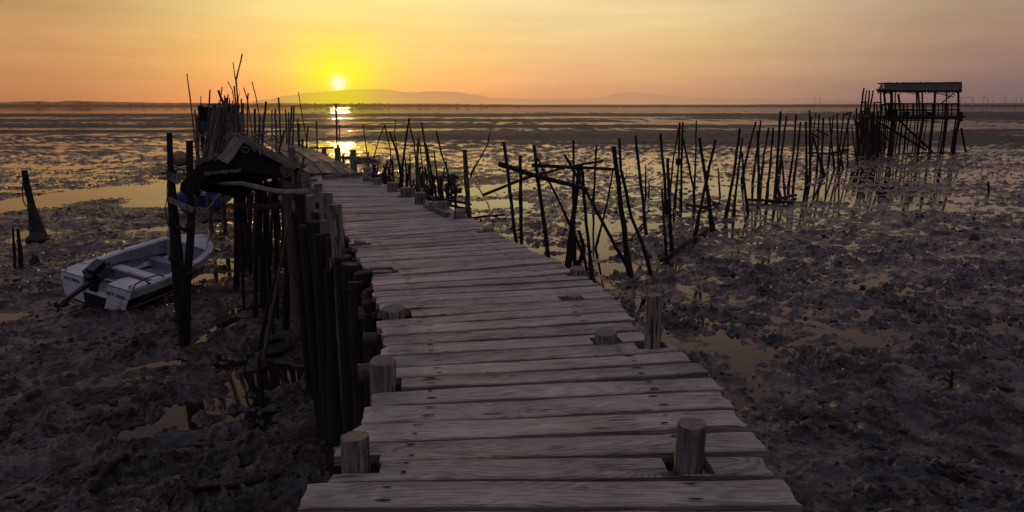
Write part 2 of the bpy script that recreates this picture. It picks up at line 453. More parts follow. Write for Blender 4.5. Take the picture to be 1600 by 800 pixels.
# under the ruined frame
puddle(700, 322, 800, 318, 1.2, 0.2)
puddle(715, 300, 780, 292, 2.0, 0.16)
puddle(640, 290, 700, 284, 1.6, 0.15)
puddle(860, 405, 960, 396, 0.5, 0.18)
puddle(925, 330, 935, 400, 0.35, 0.14)
puddle(940, 360, 1000, 352, 0.8, 0.16)
puddle(945, 418, 1000, 420, 0.4, 0.12)
puddle(820, 392, 870, 388, 0.5, 0.14)
puddle(1120, 300, 1260, 300, 2.2, 0.10)
puddle(1100, 355, 1180, 350, 0.7, 0.09)
# right of the deck
puddle(1050, 560, 1150, 640, 0.26, 0.15)
puddle(1000, 470, 1060, 560, 0.22, 0.10)
puddle(1120, 500, 1200, 640, 0.25, 0.09)
puddle(1060, 445, 1110, 470, 0.25, 0.08)
puddle(1330, 452, 1385, 436, 0.22, 0.09)
puddle(1400, 462, 1490, 440, 0.20, 0.09)
puddle(1290, 405, 1350, 392, 0.25, 0.08)
puddle(1480, 520, 1590, 505, 0.16, 0.08)
puddle(1180, 560, 1290, 520, 0.10, 0.08)
puddle(1250, 610, 1330, 590, 0.10, 0.07)
puddle(1100, 440, 1230, 400, 0.14, 0.09)
puddle(1380, 640, 1450, 620, 0.10, 0.07)
puddle(1340, 560, 1430, 575, 0.28, 0.12)
puddle(1250, 500, 1400, 545, 0.3, 0.08)
puddle(1220, 690, 1290, 700, 0.16, 0.08)
puddle(1500, 690, 1560, 700, 0.16, 0.08)
puddle(1550, 610, 1620, 600, 0.2, 0.08)

def ss(x, a, b):
    t = np.clip((x - a) / (b - a), 0, 1); return t * t * (3 - 2 * t)

def mud_height(X, Y, dY=None):
    X = np.asarray(X, float); Y = np.asarray(Y, float)
    if dY is None: dY = np.full_like(X, 0.01)
    wx = X + 0.35 * gnoise(X / 1.3, Y / 1.3, 91) + 0.10 * gnoise(X / 0.32, Y / 0.32, 92)
    wy = Y + 0.35 * gnoise(X / 1.3, Y / 1.3, 93) + 0.10 * gnoise(X / 0.32, Y / 0.32, 94)
    h = np.zeros_like(X)
    rgt = ss(X, 1.0, 4.0) * (1 - ss(Y, 35, 60))
    left = 1 - ss(X, -4, 1)
    far = ss(Y, 45, 110)
    fz = ss(X, 0, 3) * ss(Y, 8, 13) * (1 - ss(Y, 90, 130))
    dT = np.maximum(0.00135 * np.abs(Y), 0.006)
    octs = [(420, .045, 1), (150, .05, 2), (60, .045, 3), (24, .035, 4), (9, .030, 5), (3.6, .026, 6), (1.6, .032, 7),
            (0.75, .036, 8), (0.36, .046, 9), (0.17, .050, 10), (0.08, .032, 11), (0.045, .016, 12)]
    rough_ = 0.50 + 0.85 * ss(gnoise(wx / 2.6 + 11, wy / 1.9, 401) + 0.5 * gnoise(wx / 0.9, wy / 0.8, 402), -0.35, 0.35)
    rough_ = rough_ * (1 - far) + far
    ca, sa = math.cos(R(38)), math.sin(R(38))
    for lam, amp, sd in octs:
        attx = 1 - ss(dT, lam * 0.3, lam * 0.62)
        if lam >= 20:
            att = 1 - ss(dY, lam * 0.35, lam * 0.9)
            n = gnoise(X / (lam * (1 + 2.2 * far)), Y / lam, sd)
            h += amp * att * n
            continue
        vy = np.interp(wy, YG, YI[lam])
        n1 = gnoise(wx / (lam * (1 + 1.3 * far)), vy, sd)
        if lam > 0.1:
            # scour lines run obliquely on the right
            n2 = gnoise((wx * ca + wy * sa) / (lam * 1.5), vy * 1.15 - wx * 0.45 / lam, sd + 40)
            n = n1 * (1 - 0.75 * rgt) + n2 * 0.75 * rgt
        else: n = n1
        if lam in (0.75, 0.36): n = np.where(n > 0, n ** 0.8, n) if False else n + 0.35 * np.abs(n)
        h += amp * attx * n * ((1 + 0.55 * fz) * rough_ if lam < 0.5 else (1 - 0.25 * fz) if lam < 10 else 1)
    near = 1 - ss(Y, 25, 60)
    clod = gnoise(wx / 0.38, wy / 0.34, 50); clod2 = gnoise(wx / 0.19, wy / 0.17, 51); clod3 = gnoise(X / 0.10, Y / 0.09, 52)
    sp = gnoise(wx / 0.26 + 7, np.interp(wy, YG, YI[0.17]) * 0.7, 57)
    h += (1 - ss(Y, 60, 140)) * ss(X, -30, 0) * 0.08 * np.clip(sp - 0.15, 0, 1)
    ny_ = 1 - ss(dY, 0.06, 0.2)
    h += ny_ * rough_ * (0.060 * np.clip(clod - 0.05, 0, 1) + 0.034 * np.clip(clod2, 0, 1) + 0.014 * np.clip(clod3 + .1, 0, 1) * (1 - ss(dY, .03, .06)))
    # level of each region
    base = 0.030 + 0.0 * X
    base = base + 0.070 * left * (1 - ss(Y, 22, 38)) - 0.015 * left * ss(Y, 11, 14) * (1 - ss(Y, 24, 34))
    base = base - 0.012 + 0.040 * (1 - left) * (1 - ss(Y, 7.5, 13.0)) - 0.016 * ss(Y, 20, 30) * (1 - ss(Y, 60, 85))
    base = base + 0.008 * ss(X, 10, 16) * (1 - ss(Y, 30, 60)) + 0.008 * (1 - left) * ss(Y, 13, 17) * (1 - ss(Y, 75, 110))
    # rolling mounds on the left
    h += left * (1 - ss(Y, 25, 45)) * 0.13 * gnoise(X / 2.6 + 3, Y / 2.0, 60)
    # bank beside the channel
    base = base + 0.13 * np.exp(-((Y - 38 - 0.10 * (X + 20) - 0.3 * X) / 5.0) ** 2) * left * 0.6
    # dark mud banks far out
    def bank(yc, wd, amp, x0, x1, sd):
        yy = yc + 3.5 * (wd / 8) * gnoise(X / 60.0, Y * 0 + sd, sd)
        amp = amp * 2.0
        return amp * np.exp(-((Y - yy) / wd) ** 4) * ss(X, x0, x0 + 30) * (1 - ss(X, x1 - 30, x1))
    base = base + bank(103, 12, 0.22, -40, 75, 71) + bank(146, 7, 0.15, -70, 60, 72) + bank(82, 2.2, 0.10, -10, 50, 73)
    base = base + bank(205, 14, 0.15, -300, 40, 76) + bank(150, 8, 0.14, -180, -30, 77) + bank(330, 45, 0.18, -400, 500, 74)
    base = base + bank(118, 3.5, 0.14, -130, -20, 78)
    tt_ = X / np.maximum(Y, 1); base = base + 0.09 * np.exp(-((tt_ + 0.254) / 0.035) ** 2) * ss(Y, 70, 130) * (0.4 + 0.6 * ss(np.sin(np.log(np.maximum(Y, 1)) * 9), -0.6, 0.3))  # mud raised below the sun, added to break up its reflection
    base = base - 0.004 * ss(Y, 95, 160)
    h = h * (1 + 0.5 * far)
    # open channel near the far shore
    chan = np.exp(-((Y - 760 - 0.12 * X) / 230.0) ** 4)
    base = base - 0.45 * chan
    base = base - 0.4 * ss(Y, 1500, 2500)
    h = h + base
    for (cx_, cy_, rx, ry, ang, dep) in PUDDLES:
        R_ = rx + ry + 1.0
        msk = (np.abs(X - cx_) < R_ * 2) & (np.abs(Y - cy_) < R_ * 2)
        if not np.any(msk): continue
        xx = X[msk] - cx_; yy = Y[msk] - cy_
        u_ = (xx * math.cos(ang) + yy * math.sin(ang)); v_ = (-xx * math.sin(ang) + yy * math.cos(ang))
        u_ = np.clip(np.abs(u_) - rx * 0.75, 0, None) / max(ry, rx * 0.25); v_ = v_ / ry
        h[msk] -= dep * (0.62 if X.size > 10 and cx_ > 1 else 0.8) * np.exp(-(u_ ** 2 + v_ ** 2) ** 1.3)
    return h

def mud_z(x, y):
    return float(mud_height(np.array([x]), np.array([y]))[0])

def build_ground():
    rows = []
    py = 900.0
    while py > 240: rows.append(py); py -= 1.25
    while py > 165.6: rows.append(py); py -= 0.7
    def Yof(p): return at(800, p).y
    Ys = [Yof(p) for p in rows]
    near_rows = list(np.linspace(-60, Ys[0] - 0.15, 40)); near_rows = [y for y in near_rows]
    Ys = near_rows + Ys
    while Ys[-1] < 30000: Ys.append(Ys[-1] * 1.35)
    Ys = np.array(Ys); dY = np.gradient(Ys)
    ts = np.concatenate([np.linspace(-12, -1.0, 50)[:-1], np.arange(-0.93, 0.93, 0.00135), np.linspace(1.0, 12, 50)[1:]])
    W = np.maximum(Ys, 5.0)
    X = ts[None, :] * W[:, None]; Yg = np.repeat(Ys[:, None], len(ts), 1); D = np.repeat(np.abs(dY)[:, None], len(ts), 1)
    dT = np.gradient(ts)[None, :] * W[:, None]
    D = np.maximum(D * 0.9, dT)
    H = mud_height(X.ravel(), Yg.ravel(), D.ravel()).reshape(X.shape)
    co = np.stack([X, Yg, H], -1).reshape(-1, 3).astype(np.float32)
    nr, nc = X.shape
    idx = np.arange(nr * nc).reshape(nr, nc)
    q = np.stack([idx[:-1, :-1], idx[:-1, 1:], idx[1:, 1:], idx[1:, :-1]], -1).reshape(-1, 4).astype(np.int32)
    me = bpy.data.meshes.new('mudflat')
    me.vertices.add(len(co)); me.vertices.foreach_set('co', co.ravel())
    me.loops.add(q.size); me.loops.foreach_set('vertex_index', q.ravel())
    me.polygons.add(len(q)); me.polygons.foreach_set('loop_start', np.arange(0, q.size, 4, dtype=np.int32))
    me.polygons.foreach_set('use_smooth', np.ones(len(q), dtype=bool))
    me.update(calc_edges=True)
    o = bpy.data.objects.new('mudflat', me); C.objects.link(o); tag(o, kind='structure')
    return o
ground = build_ground()

def mat_mud():
    m_, kk, b, out = new_mat('tidal_mud')
    geo = kk.node('ShaderNodeNewGeometry'); pos = geo.outputs['Position']
    sx = kk.node('ShaderNodeSeparateXYZ'); kk.l.new(pos, sx.inputs[0])
    n1 = kk.noise(pos, 0.5, 5, 0.6); n2 = kk.noise(pos, 9.0, 8, 0.72); n3 = kk.noise(pos, 38, 6, 0.7)
    c = kk.mix(kk.mr(n1, 0.35, 0.65), (0.012, 0.010, 0.012, 1), (0.046, 0.037, 0.036, 1))
    c = kk.mix(kk.mr(n2, 0.50, 0.64), c, (0.13, 0.106, 0.092, 1))
    c = kk.mix(kk.mr(n3, 0.36, 0.50, 0.85, 0.0), c, (0.004, 0.003, 0.005, 1))  # near-black noise in the colour stands in for shaded crevices
    wn = kk.noise(pos, 1.7, 6, 0.7)
    wet = kk.m('MAXIMUM', kk.mr(sx.outputs[2], 0.0, 0.06, 1.0, 0.0), kk.m('MULTIPLY', kk.mr(kk.vm('LENGTH', pos, out=1), 20, 60, 0.95, 0.0), kk.mr(wn, 0.43, 0.55)))
    c = kk.mix(kk.m('MULTIPLY', wet, 0.6), c, (0.014, 0.011, 0.013, 1))
    kk.l.new(c, b.inputs['Base Color'])
    rf = kk.m('SUBTRACT', kk.mr(n2, 0.42, 0.60, 0.48, 0.85), kk.m('MULTIPLY', wet, 0.34))
    kk.l.new(rf, b.inputs['Roughness'])
    kk.l.new(kk.m('MULTIPLY', kk.mr(kk.vm('LENGTH', pos, out=1), 50, 150, 1.0, 0.4), kk.m('ADD', 0.20, kk.m('MULTIPLY', wet, 0.85))), b.inputs['Specular IOR Level'])
    dist = kk.vm('LENGTH', pos, out=1)
    n = kk.node('ShaderNodeBump'); n.inputs['Distance'].default_value = 0.035
    kk.l.new(kk.mr(dist, 8, 90, 1.0, 0.4), n.inputs['Strength'])
    kk.l.new(kk.m('ADD', n2, kk.m('MULTIPLY', n3, 0.45)), n.inputs['Height']); kk.l.new(n.outputs[0], b.inputs['Normal'])
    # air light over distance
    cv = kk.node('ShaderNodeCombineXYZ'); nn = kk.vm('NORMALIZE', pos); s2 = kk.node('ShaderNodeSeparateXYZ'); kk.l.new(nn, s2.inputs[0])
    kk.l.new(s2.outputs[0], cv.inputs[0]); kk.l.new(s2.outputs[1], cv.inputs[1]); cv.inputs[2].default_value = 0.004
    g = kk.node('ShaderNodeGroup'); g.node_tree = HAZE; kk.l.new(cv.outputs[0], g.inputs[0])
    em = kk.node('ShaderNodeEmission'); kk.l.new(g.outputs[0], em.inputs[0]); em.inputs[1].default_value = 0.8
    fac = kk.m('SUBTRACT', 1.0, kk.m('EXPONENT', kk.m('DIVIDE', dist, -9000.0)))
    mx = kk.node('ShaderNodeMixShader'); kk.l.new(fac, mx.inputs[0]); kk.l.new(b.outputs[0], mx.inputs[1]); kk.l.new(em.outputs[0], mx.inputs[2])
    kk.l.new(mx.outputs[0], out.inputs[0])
    return m_
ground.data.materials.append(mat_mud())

def build_clods():
    rs = np.random.RandomState(3)
    def ico(sub):
        bm = bmesh.new(); bmesh.ops.create_icosphere(bm, subdivisions=sub, radius=1)
        v = np.array([q.co[:] for q in bm.verts]); f = np.array([[q.index for q in p.verts] for p in bm.faces]); bm.free(); return v, f
    VV = []; FF = []; base = 0
    for sub, N, s0, s1 in ((2, 1500, .022, .055), (1, 16000, .008, .028)):
        v, f = ico(sub)
        u = rs.rand(N * 3); Yc = 5.8 + (u ** 1.8) * 42; t = rs.uniform(-0.9, 0.9, N * 3); Xc = t * Yc
        dens = gnoise(Xc / 2.3, Yc / 1.9, 301) + 0.6 * gnoise(Xc / 0.6, Yc / 0.5, 302) + rs.uniform(-.35, .35, N * 3)
        keep = np.where(dens > -0.05)[0][:N]; Xc = Xc[keep]; Yc = Yc[keep]
        H = mud_height(Xc, Yc, np.maximum(Yc ** 2 / 3750, .01)); ok_ = H > -0.012; Xc = Xc[ok_]; Yc = Yc[ok_]; H = H[ok_]
        sz = (s0 + (s1 - s0) * rs.rand(len(Xc)) ** 2.2) * (1 + Yc / 40)
        for i in range(len(Xc)):
            w = v * (1 + rs.uniform(-.28, .28, (len(v), 1)))
            a = rs.uniform(0, 6.28); c_, s_ = math.cos(a), math.sin(a)
            w = w * np.array([rs.uniform(.9, 1.7), rs.uniform(.7, 1.1), rs.uniform(.3, .6)]) * sz[i]
            x = w[:, 0] * c_ - w[:, 1] * s_ + Xc[i]; y = w[:, 0] * s_ + w[:, 1] * c_ + Yc[i]; z = w[:, 2] + H[i] + sz[i] * .15
            VV.append(np.stack([x, y, z], 1)); FF.append(f + base); base += len(v)
    V_ = np.concatenate(VV).astype(np.float32); F_ = np.concatenate(FF).astype(np.int32)
    me = bpy.data.meshes.new('mud_clods'); me.vertices.add(len(V_)); me.vertices.foreach_set('co', V_.ravel())
    me.loops.add(F_.size); me.loops.foreach_set('vertex_index', F_.ravel())
    me.polygons.add(len(F_)); me.polygons.foreach_set('loop_start', np.arange(0, F_.size, 3, dtype=np.int32)); me.update(calc_edges=True)
    me.materials.append(M_ROCK)
    o = bpy.data.objects.new('mud_clods', me); C.objects.link(o); tag(o, 'countless small dark clods and shells scattered over the mudflat', 'clods', kind='stuff')
build_clods()
def mat_water():
    m_, kk, b, out = new_mat('shallow_water')
    geo = kk.node('ShaderNodeNewGeometry'); pos = geo.outputs['Position']
    dist = kk.vm('LENGTH', pos, out=1)
    n1 = kk.noise(kk.mapping(pos, (0.5, 1, 1)), 1.6, 4, 0.6); n2 = kk.noise(pos, 0.25, 3, 0.5)
    kk.l.new(kk.mix(kk.mr(n2, 0.35, 0.65), (0.009, 0.007, 0.007, 1), (0.015, 0.011, 0.010, 1)), b.inputs['Base Color'])
    kk.l.new(kk.mr(dist, 15, 150, 0.05, 0.03), b.inputs['Roughness']); b.inputs['IOR'].default_value = 1.36; b.inputs['Specular Tint'].default_value = (1.0, 0.80, 0.72, 1)
    n = kk.node('ShaderNodeBump'); n.inputs['Distance'].default_value = 0.02
    kk.l.new(kk.mr(dist, 10, 160, 0.03, 0.10), n.inputs['Strength'])
    kk.l.new(n1, n.inputs['Height']); kk.l.new(n.outputs[0], b.inputs['Normal'])
    dim_coat = kk.node('ShaderNodeBsdfDiffuse'); dim_coat.inputs[0].default_value = (0.05, 0.038, 0.036, 1)  # dark coat, denser with distance, mixed in to dim the sun's reflection
    n3 = kk.noise(kk.mapping(pos, (0.25, 1, 1)), 0.35, 5, 0.65)
    mx = kk.node('ShaderNodeMixShader'); kk.l.new(kk.m('MULTIPLY', kk.mr(dist, 20, 160, 0.08, 0.72), kk.mr(n3, 0.35, 0.65, 0.35, 1.0)), mx.inputs[0])
    kk.l.new(b.outputs[0], mx.inputs[1]); kk.l.new(dim_coat.outputs[0], mx.inputs[2]); kk.l.new(mx.outputs[0], out.inputs[0])
    return m_
wv = []; wf = []
ring = [0.0, 40, 200, 1000, 6000, 30000]
wat = MB(); wat.add([(-30000, -60, 0), (30000, -60, 0), (30000, 30000, 0), (-30000, 30000, 0)], [(0, 1, 2, 3)])
w = wat.obj('water', mat_water()); tag(w, kind='structure')

# ------------------------------------------------------------------ far hills, shore, cranes
def ridge(name, pts, Yd, depth, mat, base_py=164.9, sub=6, rough=0.6, seed=3, label=None):
    rnd = random.Random(seed); P = []
    for (x0, y0), (x1, y1) in zip(pts[:-1], pts[1:]):
        for i in range(sub):
            t = i / sub; t2 = t * t * (3 - 2 * t)
            P.append((x0 + (x1 - x0) * t, y0 + (y1 - y0) * t2 + (rnd.uniform(-rough, rough) if i else 0)))
    P.append(pts[-1])
    m_ = MB(); vs = []
    for (x, y) in P:
        top = atY(x, y, Yd + depth * 0.5); b0 = atY(x, base_py, Yd); b0.z = -2
        bk = Vector((top.x * 1.0, Yd + depth, -2))
        vs += [b0, (b0 * 0.35 + top * 0.65) + Vector((0, 0, (top.z) * 0.10)), top, bk]
    fs = []
    for i in range(len(P) - 1):
        for j in range(3): fs.append((4 * i + j, 4 * (i + 1) + j, 4 * (i + 1) + j + 1, 4 * i + j + 1))
    m_.add(vs, fs); o = m_.obj(name, mat, smooth=True); tag(o, kind='structure'); return o
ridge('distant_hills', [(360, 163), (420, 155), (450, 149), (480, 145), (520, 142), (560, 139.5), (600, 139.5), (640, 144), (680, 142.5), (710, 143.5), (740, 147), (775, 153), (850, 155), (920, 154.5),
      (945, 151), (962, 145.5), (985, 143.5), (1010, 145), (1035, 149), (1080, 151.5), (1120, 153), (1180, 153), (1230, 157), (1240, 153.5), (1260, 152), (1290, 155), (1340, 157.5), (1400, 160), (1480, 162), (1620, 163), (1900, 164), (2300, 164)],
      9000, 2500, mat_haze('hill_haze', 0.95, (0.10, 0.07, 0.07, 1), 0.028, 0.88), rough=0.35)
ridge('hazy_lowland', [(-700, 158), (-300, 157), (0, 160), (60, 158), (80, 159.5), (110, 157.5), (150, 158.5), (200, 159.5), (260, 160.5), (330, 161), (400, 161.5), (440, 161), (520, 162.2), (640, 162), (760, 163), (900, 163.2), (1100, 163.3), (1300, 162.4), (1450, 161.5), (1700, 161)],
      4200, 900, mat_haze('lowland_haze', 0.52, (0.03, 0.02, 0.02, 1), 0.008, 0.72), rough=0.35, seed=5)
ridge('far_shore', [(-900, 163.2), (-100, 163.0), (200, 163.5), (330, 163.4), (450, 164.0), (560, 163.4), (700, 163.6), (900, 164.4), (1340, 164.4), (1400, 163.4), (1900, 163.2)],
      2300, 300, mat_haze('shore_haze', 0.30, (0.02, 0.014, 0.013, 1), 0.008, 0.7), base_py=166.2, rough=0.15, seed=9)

# far-off wood on that shore: tiny clumps of leaf-like faces
def far_wood(name, spans, Yd, mat, seed):
    rnd = random.Random(seed); m_ = MB()
    for (x0, x1, ytop, n) in spans:
        for _ in range(n):
            px = rnd.uniform(x0, x1); top = atY(px, ytop + rnd.uniform(-0.8, 1.0), Yd + rnd.uniform(-60, 60))
            h_ = max(top.z, 1.5)
            for q in range(9):
                c = Vector((top.x + rnd.gauss(0, 3.2), top.y + rnd.gauss(0, 3), h_ * rnd.uniform(0.2, 0.95)))
                s_ = rnd.uniform(1.2, 3.2)
                a = Vector((rnd.uniform(-1, 1), rnd.uniform(-.4, .4), rnd.uniform(-1, 1))).normalized() * s_
                b = Vector((rnd.uniform(-1, 1), rnd.uniform(-.4, .4), rnd.uniform(-1, 1))).normalized() * s_
                m_.add([c + a, c + b, c - a, c - b], [(0, 1, 2, 3)])
    o = m_.obj(name, mat); tag(o, 'low far-off line of trees along the left horizon' if seed == 1 else 'sparse far-off trees on the shore below the sun', 'trees', kind='stuff')
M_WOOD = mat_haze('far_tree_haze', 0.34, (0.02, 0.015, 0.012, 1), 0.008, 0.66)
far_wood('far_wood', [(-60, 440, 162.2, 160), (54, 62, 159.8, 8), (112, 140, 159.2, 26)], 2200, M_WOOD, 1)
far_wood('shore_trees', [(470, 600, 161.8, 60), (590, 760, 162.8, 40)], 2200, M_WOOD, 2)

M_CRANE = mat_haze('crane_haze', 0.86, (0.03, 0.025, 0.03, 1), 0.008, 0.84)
def crane_mast(px, ytop, Yd=4600, jib=True, lab='', nm='harbour_crane'):
    b = atY(px, 164.6, Yd); t = atY(px, ytop, Yd); o = Vector((b.x, b.y, 0)); m_ = MB(); hh = t.z
    m_.tube([(0, 0, 0), (0, 0, hh)], [4.5, 2.5], 6)
    if jib:
        m_.tube([(0, 0, hh * 0.62), (-hh * 0.22, 0, hh * 0.98)], [2.0, 1.2], 5)
        m_.tube([(0, 0, hh * 0.62), (hh * 0.12, 0, hh * 0.70)], [2.0, 2.6], 5)
        m_.tube([(-9, 0, 0), (0, 0, hh * 0.35), (9, 0, 0)], 1.8, 5)
    ob = m_.obj(nm, M_CRANE); ob.location = o
    tag(ob, lab, 'crane' if jib else 'chimney', 'faint cranes and masts on the right horizon')
g0 = atY(1501, 164.6, 4400); g1 = atY(1519, 164.6, 4400); gt = atY(1501, 152, 4400).z
gm = empty('gantry_crane', (g0.x, 4400, 0)); tag(gm, 'large hazy gantry crane on the horizon just right of the stilt hut roof', 'crane')
mm = MB(); wdt = g1.x - g0.x; mm.beam((-12, 0, gt), (wdt + 4, 0, gt), 8, 7); mm.obj('girder', M_CRANE, gm)
for xx in (0, wdt):
    mm = MB(); mm.tube([(xx - 7, 0, 0), (xx, 0, gt * .9)], 2.6, 6); mm.tube([(xx + 7, 0, 0), (xx, 0, gt * .9)], 2.6, 6); mm.obj('leg', M_CRANE, gm)
for i, (px, yt) in enumerate([(1536, 148.5), (1542, 152.5), (1551, 156), (1570, 151), (1580, 157), (1587, 152.5), (1594, 151), (1508, 158)]):
    nth = ['faint slender crane, first after the gantry crane going right', 'faint crane, second after the gantry crane going right', 'short faint crane, third after the gantry crane going right',
           'faint crane, fourth after the gantry crane going right', 'short stubby faint crane, fifth after the gantry crane', 'faint crane, third from the right end of the horizon', 'faint crane furthest right on the horizon', 'small faint crane standing between the gantry crane legs'][i]
    crane_mast(px, yt, lab=nth)
for px, yt, lb in [(1272, 149, 'thin faint chimney on the horizon above the far stick row, left of a pair'), (1281, 150, 'thin faint chimney on the horizon above the far stick row, right of a pair'), (1309, 158, 'short faint tower on the horizon left of the stilt hut')]:
    crane_mast(px, yt, 5200, False, lb, 'chimney')

# ------------------------------------------------------------------ boardwalk
ST = [(440, 822, 1245, 822), (490, 768, 1222, 762), (530, 724, 1190, 712), (540, 690, 1166, 667), (556, 660, 1141, 636), (573, 634, 1121, 607),
      (590, 608, 1099, 585), (597, 589, 1079, 560), (597, 571, 1068, 546), (597, 555, 1012, 531), (594, 505, 970, 480), (590, 470, 945, 452),
      (583, 440, 890, 420), (578, 427, 866, 404), (565, 404, 825, 388), (552, 384, 785, 368), (540, 365, 755, 350), (532, 352, 735, 340),
      (520, 330, 700, 324), (508, 312, 660, 310), (495, 298, 622, 297), (487, 285, 596, 286), (482, 276, 570, 276), (478, 268, 556, 268)]
S = [(at(a, b, DECK), at(c, d, DECK)) for (a, b, c, d) in ST]
# continue under the camera
dirn = (S[0][0] - S[1][0] + S[0][1] - S[1][1]); dirn.normalize()
S = [(S[0][0] + dirn * 1.6 + Vector((-0.1, 0, 0)), S[0][1] + dirn * 1.6)] + S
cum = [0]
for i in range(1, len(S)):
    cum.append(cum[-1] + ((S[i][0] + S[i][1]) / 2 - (S[i - 1][0] + S[i - 1][1]) / 2).length)
def chord(s):
    for i in range(1, len(cum)):
        if s <= cum[i] or i == len(cum) - 1:
            t = (s - cum[i - 1]) / (cum[i] - cum[i - 1]); break
    return S[i - 1][0].lerp(S[i][0], t), S[i - 1][1].lerp(S[i][1], t)

walk = empty('boardwalk', (0, 2.0, 0)); tag(walk, 'long weathered grey plank boardwalk on posts running into the mudflat toward the sun', 'boardwalk')
WL = Vector((0, 2.0, 0))
# posts that come up through or beside the deck: px centre, top py, level where base seen py, width px, z of base reference
POSTS = []
def deck_post(px, topy, basey, wpx, through=True, top_extra=0):
    b = at(px, basey, DECK); depth = b.y * math.cos(PITCH) + (CAMZ - DECK) * math.sin(PITCH)
    r = wpx / F * depth / 2
    b.y += r
    t = atY(px, topy, b.y)
    POSTS.append((b.x, b.y, r, t.z, through))
for a in [(552, 681, 737, 45), (596, 563, 612, 40), (1083, 661, 737, 45), (948, 519, 538, 34), (612, 481, 497, 36), (594, 423, 427, 34), (560, 376, 384, 18),
          (1022, 460, 545, 25), (903, 419, 431, 23), (898, 461, 469, 24), (763, 356, 363, 18), (718, 328, 342, 19), (656, 301, 319, 17), (632, 293, 308, 16), (643, 293, 307, 10),
          (612, 285, 300, 17), (589, 278, 289, 12), (573, 270, 283, 14), (574, 261, 281, 13),
          (478, 269, 300, 13), (496, 287, 305, 13)]:
    deck_post(*a)

def plank_mesh(mb_v, mb_f, mb_mi, gr, tn, PL, PR, w, z0, thick, pid, posts, warp=1.0, ny_mid=2, cell=0.045, tone=None):
    u = (PR - PL); L = u.length; u.normalize(); v = Vector((-u.y, u.x, 0))
    nx = max(6, int(L / cell))
    ys = [-w / 2, -w / 2 + 0.007] + [(-w / 2 + w * (i + 1) / (ny_mid + 1)) for i in range(ny_mid)] + [w / 2 - 0.007, w / 2]
    ny = len(ys)
    ph = random.uniform(0, 100); cup = random.uniform(-0.003, 0.004) * warp
    tilt = random.uniform(-0.004, 0.004) * warp; sag = random.uniform(-0.006, 0.002) * warp
    endj0 = [random.uniform(-0.010, 0.010) for _ in range(ny)]; endj1 = [random.uniform(-0.010, 0.010) for _ in range(ny)]
    if random.random() < 0.22: endj0[-1] += 0.05; endj0[-2] += 0.045
    tone = random.random() if tone is None else tone
    base = len(mb_v)
    top = {}; bot = {}
    for i in range(nx + 1):
        s = L * i / nx
        e1 = 0.0022 * math.sin(s * 5.1 + ph) + 0.0016 * math.sin(s * 13.7 + ph * 2)
        e2 = 0.0022 * math.sin(s * 4.3 + ph * 3) + 0.0016 * math.sin(s * 11.7 + ph * 5)
        for j in range(ny):
            yy = ys[j]
            if j <= 1: yy += e1 + random.uniform(-.0008, .0008)
            if j >= ny - 2: yy += e2 + random.uniform(-.0008, .0008)
            ss_ = s
            if i == 0: ss_ += endj0[j]
            if i == nx: ss_ += endj1[j]
            z = z0 + tilt * (yy / w) + cup * ((2 * yy / w) ** 2) + sag * math.sin(math.pi * s / L) + 0.0025 * math.sin(s * 3.3 + ph) * warp
            if j in (0, ny - 1): z -= 0.006
            if i in (0, nx): z -= 0.004
            p = PL + u * ss_ + v * yy
            top[i, j] = len(mb_v); mb_v.append((p.x, p.y, z)); gr.append((s, yy, pid * 1.37)); tn.append(tone)
            bot[i, j] = len(mb_v); mb_v.append((p.x, p.y, z - thick)); gr.append((s, yy + 0.3, pid * 1.37)); tn.append(tone)
    alive = {}
    for i in range(nx):
        for j in range(ny - 1):
            c = PL + u * (L * (i + .5) / nx) + v * ((ys[j] + ys[j + 1]) / 2)
            ok = True
            for (px_, py_, r_, zt, thr) in posts:
                if thr:
                    dx = (c.x - px_) * u.x + (c.y - py_) * u.y; dy = (c.x - px_) * v.x + (c.y - py_) * v.y
                    if abs(dx) < r_ + 0.03 and abs(dy) < r_ + 0.012: ok = False
            alive[i, j] = ok
    for (i, j), ok in alive.items():
        if not ok: continue
        mb_f.append((top[i, j], top[i + 1, j], top[i + 1, j + 1], top[i, j + 1])); mb_mi.append(0)
        mb_f.append((bot[i, j], bot[i, j + 1], bot[i + 1, j + 1], bot[i + 1, j])); mb_mi.append(0)
        for (di, dj, a, b) in ((-1, 0, (i, j + 1), (i, j)), (1, 0, (i + 1, j), (i + 1, j + 1)), (0, -1, (i, j), (i + 1, j)), (0, 1, (i + 1, j + 1), (i, j + 1))):
            if not alive.get((i + di, j + dj), False):
                mb_f.append((top[b], top[a], bot[a], bot[b])); mb_mi.append(0)
    return u, v, L

def finish_planks(name, V, Fc, MI, G, T, mats, parent):
    me = bpy.data.meshes.new(name)
    me.from_pydata([(x - WL.x, y - WL.y, z - WL.z) for x, y, z in V], [], Fc)
    for m_ in mats: me.materials.append(m_)
    me.polygons.foreach_set('material_index', MI)
    a = me.attributes.new('grain', 'FLOAT_VECTOR', 'POINT'); a.data.foreach_set('vector', np.array(G, dtype=np.float32).ravel())
    a = me.attributes.new('plank_tone', 'FLOAT', 'POINT'); a.data.foreach_set('value', np.array(T, dtype=np.float32))
    me.update()
    o = bpy.data.objects.new(name, me); C.objects.link(o); o.parent = parent
    return o

